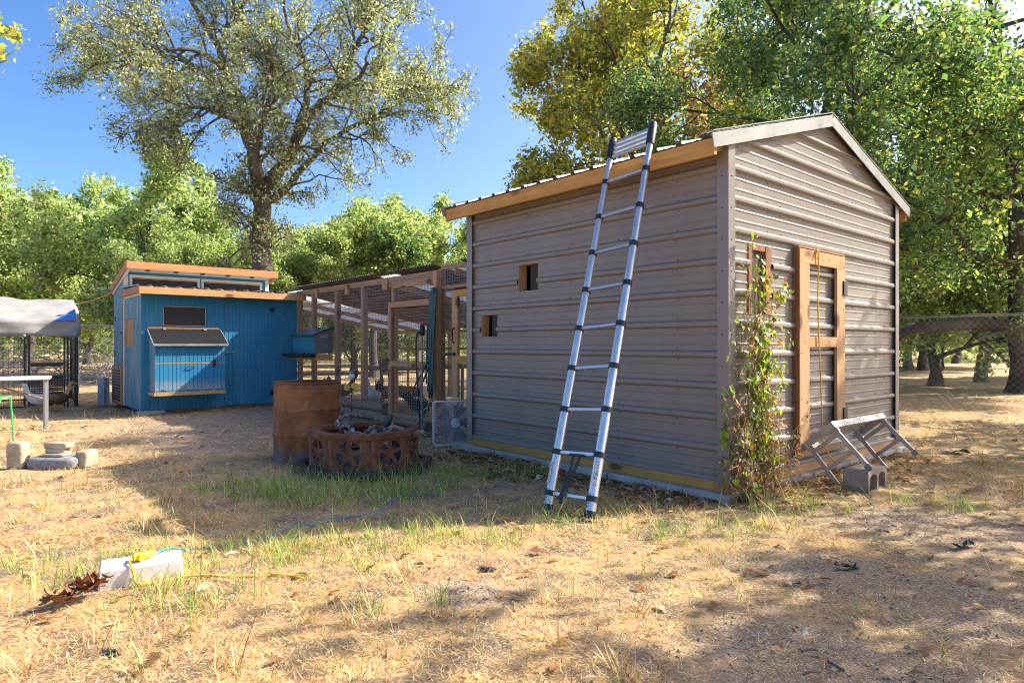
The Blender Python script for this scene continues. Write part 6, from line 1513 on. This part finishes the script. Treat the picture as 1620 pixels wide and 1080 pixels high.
rope('guy_rope', 'yellow guy rope from the awning to the coop eave', [wp(-40, 497, 11.9), wp(40, 490, 12.9), wp(116, 482, 14.0), wp(150, 474, 13.9), tuple(yw(OX-0.03, OY+2.45, 2.24))], .012, 'yelrope')
rope('dark_cord', 'dark cord lying across the grey awning', [wp(-30, 522, 11.75), wp(25, 503, 12.4), wp(75, 491, 13.1), wp(116, 483, 13.95)], .008, 'greyrub')
def table():
    p = gp(71, 678); root = thing('folding_table', 'white topped folding table with steel pipe legs in front of the kennel', 'table', (p.x, p.y, 0), math.radians(33)); z = .70
    MB().box(-1.75, .06, -.05, .58, z, z+.035).build('table_top', 'white', root, bevel=.008)
    for x in (0.0, -1.6):
        for y in (0.0, .50): MB().tube([(x, y, 0), (x, y, z-.001)], .022, 10).build('leg', 'rail', root, smooth=60)
        MB().tube([(x, .02, .12), (x, .48, .12)], .012, 8).build('stretcher', 'rail', root)
    MB().tube([(-.0, .25, .40), (-.75, .25, z-.02)], .013, 8).build('brace', 'logwood', root); MB().tube([(-.01, .0, .40), (-.01, .5, .40)], .010, 8).build('stretcher', 'rail', root)
    MB().tube([(-1.6, .25, .40), (-.85, .25, z-.02)], .013, 8).build('brace', 'rail', root); MB().tube([(-1.6, .0, .40), (-1.6, .5, .40)], .010, 8).build('stretcher', 'rail', root)
table()
def stand():
    p = wp(9, 628, 6.9); base = gp(0, 716); root = thing('folding_stand', 'lime green wire folding stand at the edge of the yard', 'stand', (p.x, 6.9, 0)); g = M['lime']
    for y in (-.22, .22):
        MB().tube([(0, y*.3, p.z), (-.075, y, 0)], .008, 6).build('leg', g, root); MB().tube([(-.45, y*.3, p.z), (-.375, y, 0)], .008, 6).build('leg', g, root)
        MB().tube([(-.045, y*.72, .25), (-.405, y*.72, .25)], .006, 6).build('crossbar', g, root)
    MB().tube([(0, 0.07, p.z), (-.45, .07, p.z)], .008, 6).build('top_bar', g, root); MB().tube([(0, -0.07, p.z), (-.45, -.07, p.z)], .008, 6).build('top_bar', g, root); MB().tube([(0, -0.07, p.z), (0, .07, p.z)], .008, 6).build('top_bar', g, root)
M['lime'] = pm('lime_paint', [(0.3, (0.06, 0.62, 0.14)), (0.7, (0.10, 0.75, 0.2))], 5, 0.5, 0, 0)
stand()
M['limestone'] = pm('weathered_limestone', [(0.25, (0.26, 0.19, 0.11)), (0.5, (0.42, 0.34, 0.23)), (0.75, (0.55, 0.48, 0.37))], 9, 0.95, 0, 0.8, bdist=0.01)
M['greystone'] = pm('grey_rough_stone', [(0.3, (0.16, 0.16, 0.17)), (0.7, (0.36, 0.36, 0.37))], 25, 0.95, 0, 1.0, bdist=0.01)
def stone(label, px0, px1, pyb, h, dep, mat, seed, z0=0.0, rz=0.0, Yo=None):
    Y = (CAMH)*FPX/(pyb-HZP) if Yo is None else Yo; x0 = (px0-CXP)/FPX*Y; x1 = (px1-CXP)/FPX*Y; rr = random.Random(seed); w = (x1-x0)/2
    bm = bmesh.new(); bmesh.ops.create_cube(bm, size=1.0); bmesh.ops.subdivide_edges(bm, edges=bm.edges[:], cuts=3, use_grid_fill=True)
    for v in bm.verts:
        c = v.co*2; k = max(abs(c.x), abs(c.y), abs(c.z)); rnd = c.normalized()*k
        c = c.lerp(rnd*1.05, 0.12); nn = noise.noise_vector(c*1.7+Vector((seed, 0, 0)))
        v.co = Vector((c.x*w, c.y*dep/2, (c.z+1)/2*h))+Vector(nn)*0.075*min(w, dep, h)*2
    me = bpy.data.meshes.new('landscape_stone'); bm.to_mesh(me); bm.free(); me.polygons.foreach_set('use_smooth', [True]*len(me.polygons))
    o = link('landscape_stone', me, mat); s = o.modifiers.new('s', 'SUBSURF'); s.levels = s.render_levels = 1
    o.location = ((x0+x1)/2, Y+dep/2, z0-0.012); o.rotation_euler = (0, 0, rz); return tag(o, label, 'stone', 'stones of the old fire ring')
stone('tall upright tan stone beside the rough grey slab', 8, 34, 742, .27, .14, 'limestone', 3)
stone('long low rough grey slab with flat stones on it', 36, 114, 742, .12, .32, 'greystone', 5)
stone('squat brown stone at the end of the grey slab', 117, 137, 739, .17, .2, 'limestone', 8)
stone('flat pale stone lying at the front of the grey slab', 64, 100, 738, .035, .14, 'limestone', 11, .118, .0, 6.32)
stone('flat tan stone second in the little pile on the slab', 69, 99, 727, .045, .13, 'limestone', 13, .150, .2, 6.36)
stone('topmost wavy tan stone on the little pile', 66, 107, 722, .06, .13, 'limestone', 17, .190, -.1, 6.37)
# ------------------------------------------------------------------ foreground: pale block, cord, leaves
def fore():
    c = Vector((-1.905, 3.35, 0)); root = thing('concrete_cap_block', 'sun bleached concrete block half sunk in the dry grass', 'block', c, math.radians(30))
    MB().box(-.185, .185, -.10, .10, -.03, .095).build('block', 'pale_block', root, bevel=.008)
    M['yelcord'] = pm('yellow_cord', [(0.3, (0.75, 0.45, 0.015)), (0.7, (0.88, 0.56, 0.03))], 6, 0.4, 0, 0); M['bluecord'] = pm('blue_cord', [(0.3, (0.02, 0.24, 0.42)), (0.7, (0.03, 0.32, 0.5))], 6, 0.5, 0, 0)
    t = thing('extension_cord', 'yellow extension cord with triple outlet lying on the pale block', 'cord', c); Q = lambda px, py, z: gp(px, py, z)-c
    a, b = Q(212, 882, .118), Q(243, 874, .118); d = (b-a).normalized(); sd = Vector((-d.y, d.x, 0))
    body = MB(); body.tube([a-d*.005, a+d*.03, a+d*.06, b-d*.02, b], [.016, .022, .019, .018, .014], 10); body.build('connector', 'yelcord', t, smooth=60)
    for s in (-1, 1): MB().tube([a+d*.022, a+d*.022+sd*s*.035], [.017, .015], 8).build('outlet', 'yelcord', t, smooth=60)
    BR = Matrix.Rotation(math.radians(30), 3, 'Z'); ca = BR.transposed() @ a
    pts = [a-d*.004]+[BR @ Vector((ca.x+dx, y, z)) for dx, y, z in ((-.02, min(ca.y-.03, -.05), .112), (-.01, -.105, .100), (.0, -.116, .06), (.02, -.135, .016))]+[Q(px, py, .016) for px, py in ((265, 917), (290, 911), (320, 909), (360, 911), (400, 911), (440, 908), (480, 914))]
    MB().tube(spline(pts), .0062, 7).build('cable', 'yelcord', t, smooth=180)
    tb = thing('power_cord', 'thin blue cord running from the pale block towards the fire pit', 'cord', c)
    pts = [b-d*.004, Q(258, 869, .113), Q(270, 866, .10), Q(290, 868, .03)]+[Q(px, py, .018) for px, py in ((310, 867), (340, 864), (375, 861), (405, 855), (435, 842), (462, 833), (500, 828), (545, 818), (590, 812), (612, 803), (625, 788), (650, 780), (690, 778))]
    MB().tube(spline(pts), .0048, 6).build('cable', 'bluecord', tb, smooth=180)
    # dead leafy twig
    t = thing('dead_twig', 'broken twig of curled brown oak leaves beside the pale block', 'twig', gp(130, 935)); o = t.location.copy(); rr = random.Random(6); rng = np.random.default_rng(3)
    P = [gp(px, py, z)-o for px, py, z in ((70, 962, .015), (100, 950, .03), (130, 935, .05), (155, 920, .075), (172, 905, .10))]
    MB().tube(spline(P, 4), [.005]*17, 6).build('stem', 'bark3', t)
    for k in range(34):
        p = P[rr.randrange(4)].lerp(P[rr.randrange(1, 5)], rr.random()*.6)+Vector((rr.gauss(0, .02), rr.gauss(0, .02), abs(rr.gauss(0, .018)))); L = rr.uniform(.03, .055); w = L*.42
        a = rr.uniform(0, 6.28); d = Vector((math.cos(a), math.sin(a), rr.gauss(0, .5))).normalized(); s = d.cross(Vector((rr.gauss(0, .5), rr.gauss(0, .5), 1))).normalized(); n = s.cross(d)
        v = []; f = []
        for i, (q, ww, cu) in enumerate(((-1, .15, .2), (-.5, .8, 0), (0, 1, -.05), (.5, .75, 0.05), (1, .1, .35))):
            for j in (-1, 0, 1): v.append(p+d*L*q+s*(w*ww*j)+n*(cu*L+abs(j)*w*.55))
        for i in range(4):
            for j in range(2): f.append((i*3+j, i*3+j+1, i*3+j+4, i*3+j+3))
        mn = min(x.z for x in v)+o.z; v = [x+Vector((0, 0, max(0, .006-mn))) for x in v]
        MB().add(v, f).build('leaf', M['oakbrown%d' % (k % 3)], t, smooth=180)
for i, c in enumerate(((0.26, 0.095, 0.04), (0.36, 0.15, 0.06), (0.19, 0.075, 0.035))): M['oakbrown%d' % i] = pm('dead_oak_leaf', [(0.3, tuple(x*.8 for x in c)), (0.7, tuple(x*1.2 for x in c))], 30, 0.7, 0, 0.2)
fore()
# scraps of black plastic on the grass
SCRAPS = ['torn black plastic strip on the bare sand before the cinder block', 'torn black plastic strip in the dry grass facing the wire fence', 'tiny black scrap in the straw by the fire pit side of the ladder', 'small dark scrap in the straw straight below the ladder feet', 'large crumpled sheet of black plastic on the ground past the tipped platform', 'tiny black chip on the bare sand', 'small dark scrap in the straw before the pale block', 'tiny black scrap in the straw below the vine']
def scrap(px, py, s, seed):
    rr = random.Random(seed); p = gp(px, py); m = MB(); n = 7; v = []; f = []
    for i in range(n):
        for j in range(3): v.append((s*(i/(n-1)-.5)+rr.gauss(0, s*.03), s*.22*(j-1)*rr.uniform(.5, 1.1), .012+abs(rr.gauss(0, s*.09))))
    for i in range(n-1):
        for j in range(2): f.append((i*3+j, i*3+j+1, i*3+j+4, i*3+j+3))
    o = m.add(v, f).build('plastic_scrap', M['black']); o.location = (p.x, p.y, gh(np.float64(p.x), np.float64(p.y))-.004); o.rotation_euler = (0, 0, rr.uniform(-.6, .6))
    so = o.modifiers.new('t', 'SOLIDIFY'); so.thickness = .002
    tag(o, SCRAPS[seed], 'plastic scrap', 'black plastic scraps on the ground')
for k, (px, py, s) in enumerate(((1342, 900, .14), (1524, 869, .14), (663, 897, .06), (772, 897, .08), (1508, 716, .32), (1260, 922, .05), (175, 1030, .09), (1163, 897, .05))): scrap(px, py, s, k)
# loose twigs
def twig(pts, r, label):
    P = [gp(px, py, z) for px, py, z in pts]; tag(MB().tube(spline(P, 3), r, 6).build('ground_twig', 'bark3', smooth=180), label, 'twig', 'twigs on the ground')
twig(((1268, 1030, .01), (1280, 1026, .016), (1293, 1027, .01)), .005, 'short twig on the gravel, the one beside two others lying upslope')
twig(((1270, 1066, .01), (1285, 1061, .018), (1298, 1062, .01)), .005, 'short twig on the gravel, lowest of the three')
twig(((1310, 1045, .01), (1322, 1052, .016), (1336, 1060, .01)), .006, 'thicker slanting twig on the gravel beside two shorter ones')
# ------------------------------------------------------------------ chain link fences
def chain_fence(label, a, b, h, post_step, phase=0.0):
    a = Vector(a); b = Vector(b); d = (b-a); L = d.length; d.normalize(); rz = math.atan2(d.y, d.x)
    root = thing('chain_link_fence', label, 'fence', a, rz, 'chain link fences round the yard')
    MB().tube([(0, 0, h), (L, 0, h)], .021, 8).build('top_rail', 'rail', root, smooth=60)
    x = phase
    while x < L:
        MB().tube([(x, .03, -.1), (x, .03, h+.01)], .022, 8).build('post', 'rail', root, smooth=60); x += post_step
    m = MB(); s = .105; r = .0011; H = h-.03; y = -.008
    n = int((L+H)/s)
    for k in range(n):
        for sg in (1, -1):
            x0 = k*s-(H if sg > 0 else 0); x1 = x0+H; za, zb = (.02, .02+H) if sg > 0 else (.02+H, .02)
            if x1 < 0 or x0 > L: continue
            t0 = max(0, (0-x0)/(x1-x0)); t1 = min(1, (L-x0)/(x1-x0))
            m.bar((x0+(x1-x0)*t0, y+.004*sg, za+(zb-za)*t0), (x0+(x1-x0)*t1, y+.004*sg, za+(zb-za)*t1), 2*r, 2*r)
    m.build('chain_mesh', 'wire', root)
chain_fence('chain link fence running from the shed towards the wood', yw(8.2, -2.6), yw(8.2, 5.6), 1.68, 3.0, 1.8)
chain_fence('chain link fence along the back of the yard behind the coop', yw(-9.5, 16.7), yw(-0.6, 16.7), 1.68, 3.0, 1.4)
# ------------------------------------------------------------------ horizontal trunk in the wood
t_ = Tree(71); t_.limb([wp(1660, 516, 16.0), wp(1600, 518, 15.8), wp(1540, 512, 15.6), wp(1470, 516, 15.6), wp(1420, 530, 15.7), wp(1395, 570, 15.8), wp(1385, 628, 15.9)], .20, .11, 10)
t_.limb([wp(1600, 520, 15.8), wp(1575, 528, 15.5), wp(1545, 535, 15.3)], .08, .04, 7)
b_ = wp(1660, 516, 16.0); t_.limb([wp(1645, 640, 16.0), wp(1650, 580, 16.0), wp(1655, 518, 16.0)], .2, .18, 9)
tag(t_.mb.build('fallen_trunk', 'bark2', smooth=180), 'dark trunk bowed over horizontally behind the wire fence', 'fallen tree')
# ------------------------------------------------------------------ brush pile behind the kennel
def brush():
    rr = random.Random(12); m = MB(); c = wp(95, 600, 20.5); c.z = 0
    M['deadwood'] = pm('bleached_deadwood', [(0.3, (0.24, 0.20, 0.16)), (0.7, (0.52, 0.47, 0.41))], 6, 0.9, 0, 0.3)
    for k in range(420):
        p = Vector((rr.uniform(-3.6, 2.6), rr.gauss(0, .7), abs(rr.gauss(0, .42)))); d = Vector((rr.gauss(0, 1), rr.gauss(0, .6), rr.gauss(0, .45))).normalized(); L = rr.uniform(.5, 2.0); r = rr.choice((.006, .009, .013, .02)); pts = [p]
        for i in range(4): d = (d+Vector((rr.gauss(0, .25), rr.gauss(0, .25), rr.gauss(0, .2)))).normalized(); q = pts[-1]+d*L/4; q.z = max(q.z, .01); pts.append(q)
        m.tube(pts, [r, r*.9, r*.75, r*.5, r*.25], 4, False)
    for k in range(5):
        x = rr.uniform(-3, 2); m.tube([(x, rr.gauss(0, .5), .08), (x+.8, rr.gauss(0, .4), .16), (x+1.7, rr.gauss(0, .4), .1)], [.06, .055, .04], 7)
    o = m.build('brush_pile', 'deadwood', smooth=180); o.location = c; tag(o, 'pile of bleached dead branches behind the kennel', 'brush pile')
brush()
# ------------------------------------------------------------------ climbing vine on the shed corner
def vine():
    rr = random.Random(14); rng = np.random.default_rng(14); root = ything('climbing_vine', 'half dead climbing vine with yellow green leaves on the shed corner', 'vine', 0.1, -0.08)
    M['vinestem'] = pm('dry_vine_stem', [(0.3, (0.26, 0.15, 0.07)), (0.7, (0.50, 0.34, 0.19))], 12, 0.85, 0, 0.2)
    stems = MB(); leafp = []; deadp = []
    def stem(p, top, spread, r, live):
        pts = [Vector(p)]; n = 12; tgt = Vector(top)
        for i in range(1, n+1):
            t = i/n; q = Vector(p).lerp(tgt, t)+Vector((rr.gauss(0, spread), rr.gauss(0, spread*.35), rr.gauss(0, .02))); q.y = min(q.y, .035-.0) if q.x > -.12 else q.y
            q.z = max(q.z, .01); pts.append(q)
        sp = spline(pts, 2); stems.tube(sp, [r*(1-.6*i/len(sp)) for i in range(len(sp))], 4, False)
        for q in sp[4:]:
            if rr.random() < live: leafp.append(q+Vector((rr.gauss(0, .03), rr.gauss(0, .02)-.015, rr.gauss(0, .03))))
            elif rr.random() < .22: deadp.append(q+Vector((rr.gauss(0, .03), rr.gauss(0, .02)-.01, rr.gauss(0, .03))))
    for k in range(44):
        x = rr.uniform(-.12, .42); stem((x, rr.uniform(-.12, .0), 0), (rr.uniform(-.04, .36), rr.uniform(-.04, .0), rr.uniform(.9, 2.1)), .045, .004, .32)
    for k in range(40):
        x = rr.uniform(-.22, .42); stem((x, rr.uniform(-.25, .0)-(.0 if x > -.1 else -.1), 0), (x+rr.gauss(0, .18), rr.uniform(-.22, .0), rr.uniform(.25, 1.0)), .05, .0032, .05)
    for k in range(10):
        x = rr.uniform(.1, .4); z = rr.uniform(1.0, 1.9); stem((x, -.02, z), (x+rr.uniform(.05, .25), rr.uniform(-.12, -.03), z+rr.uniform(-.3, .2)), .03, .002, .3)
    for k in range(5): stem((-.13, rr.uniform(.0, .3), .02), (-.14+rr.uniform(-.03, .0), rr.uniform(-.05, .2), rr.uniform(.6, 1.5)), .02, .002, .2)
    stems.build('stem', 'vinestem', root, smooth=180)
    VL = [((0.34, 0.42, 0.05), 3), ((0.22, 0.32, 0.05), 3), ((0.50, 0.46, 0.06), 2), ((0.14, 0.22, 0.04), 1.5)]; VD = [((0.38, 0.18, 0.06), 3), ((0.26, 0.12, 0.05), 2), ((0.50, 0.30, 0.13), 2)]
    def heart(nm, pts, per, size, pal, mt):
        P = np.repeat(np.array([tuple(p) for p in pts]), per, 0); n = len(P); P = P+rng.normal(0, .016, (n, 3)); P[:, 1] = np.minimum(P[:, 1], .06)
        out = np.array([0.15, -1.0, 0.35])+rng.normal(0, .5, (n, 3)); out /= np.linalg.norm(out, axis=1)[:, None]
        dn = np.array([0, 0, -1.0])+rng.normal(0, .5, (n, 3)); dn -= out*(out*dn).sum(1)[:, None]; dn /= np.linalg.norm(dn, axis=1)[:, None]; sd = np.cross(out, dn); s = size*rng.lognormal(0, .3, n)
        shp = [(-.25, 0, 0), (-.45, .32, .12), (-.05, .52, .2), (.4, .28, .1), (.75, 0, -.08), (.4, -.28, .1), (-.05, -.52, .2), (-.45, -.32, .12)]
        co = np.stack([P+dn*(a*s)[:, None]+sd*(b*s)[:, None]+out*(c*s)[:, None] for a, b, c in shp], 1); tri = co[:, [0, 1, 2, 3, 0, 3, 4, 5, 0, 5, 6, 7]].reshape(-1, 3)
        o = link(nm, fast_mesh(nm, tri, 4, np.repeat(palette(rng, n, pal, .2), 12, 0)), mt, root); o['kind'] = 'stuff'
    heart('leaves', leafp, 2, .036, VL, 'blade'); heart('dead_leaves', deadp, 2, .026, VD, 'deadleaf')
vine()
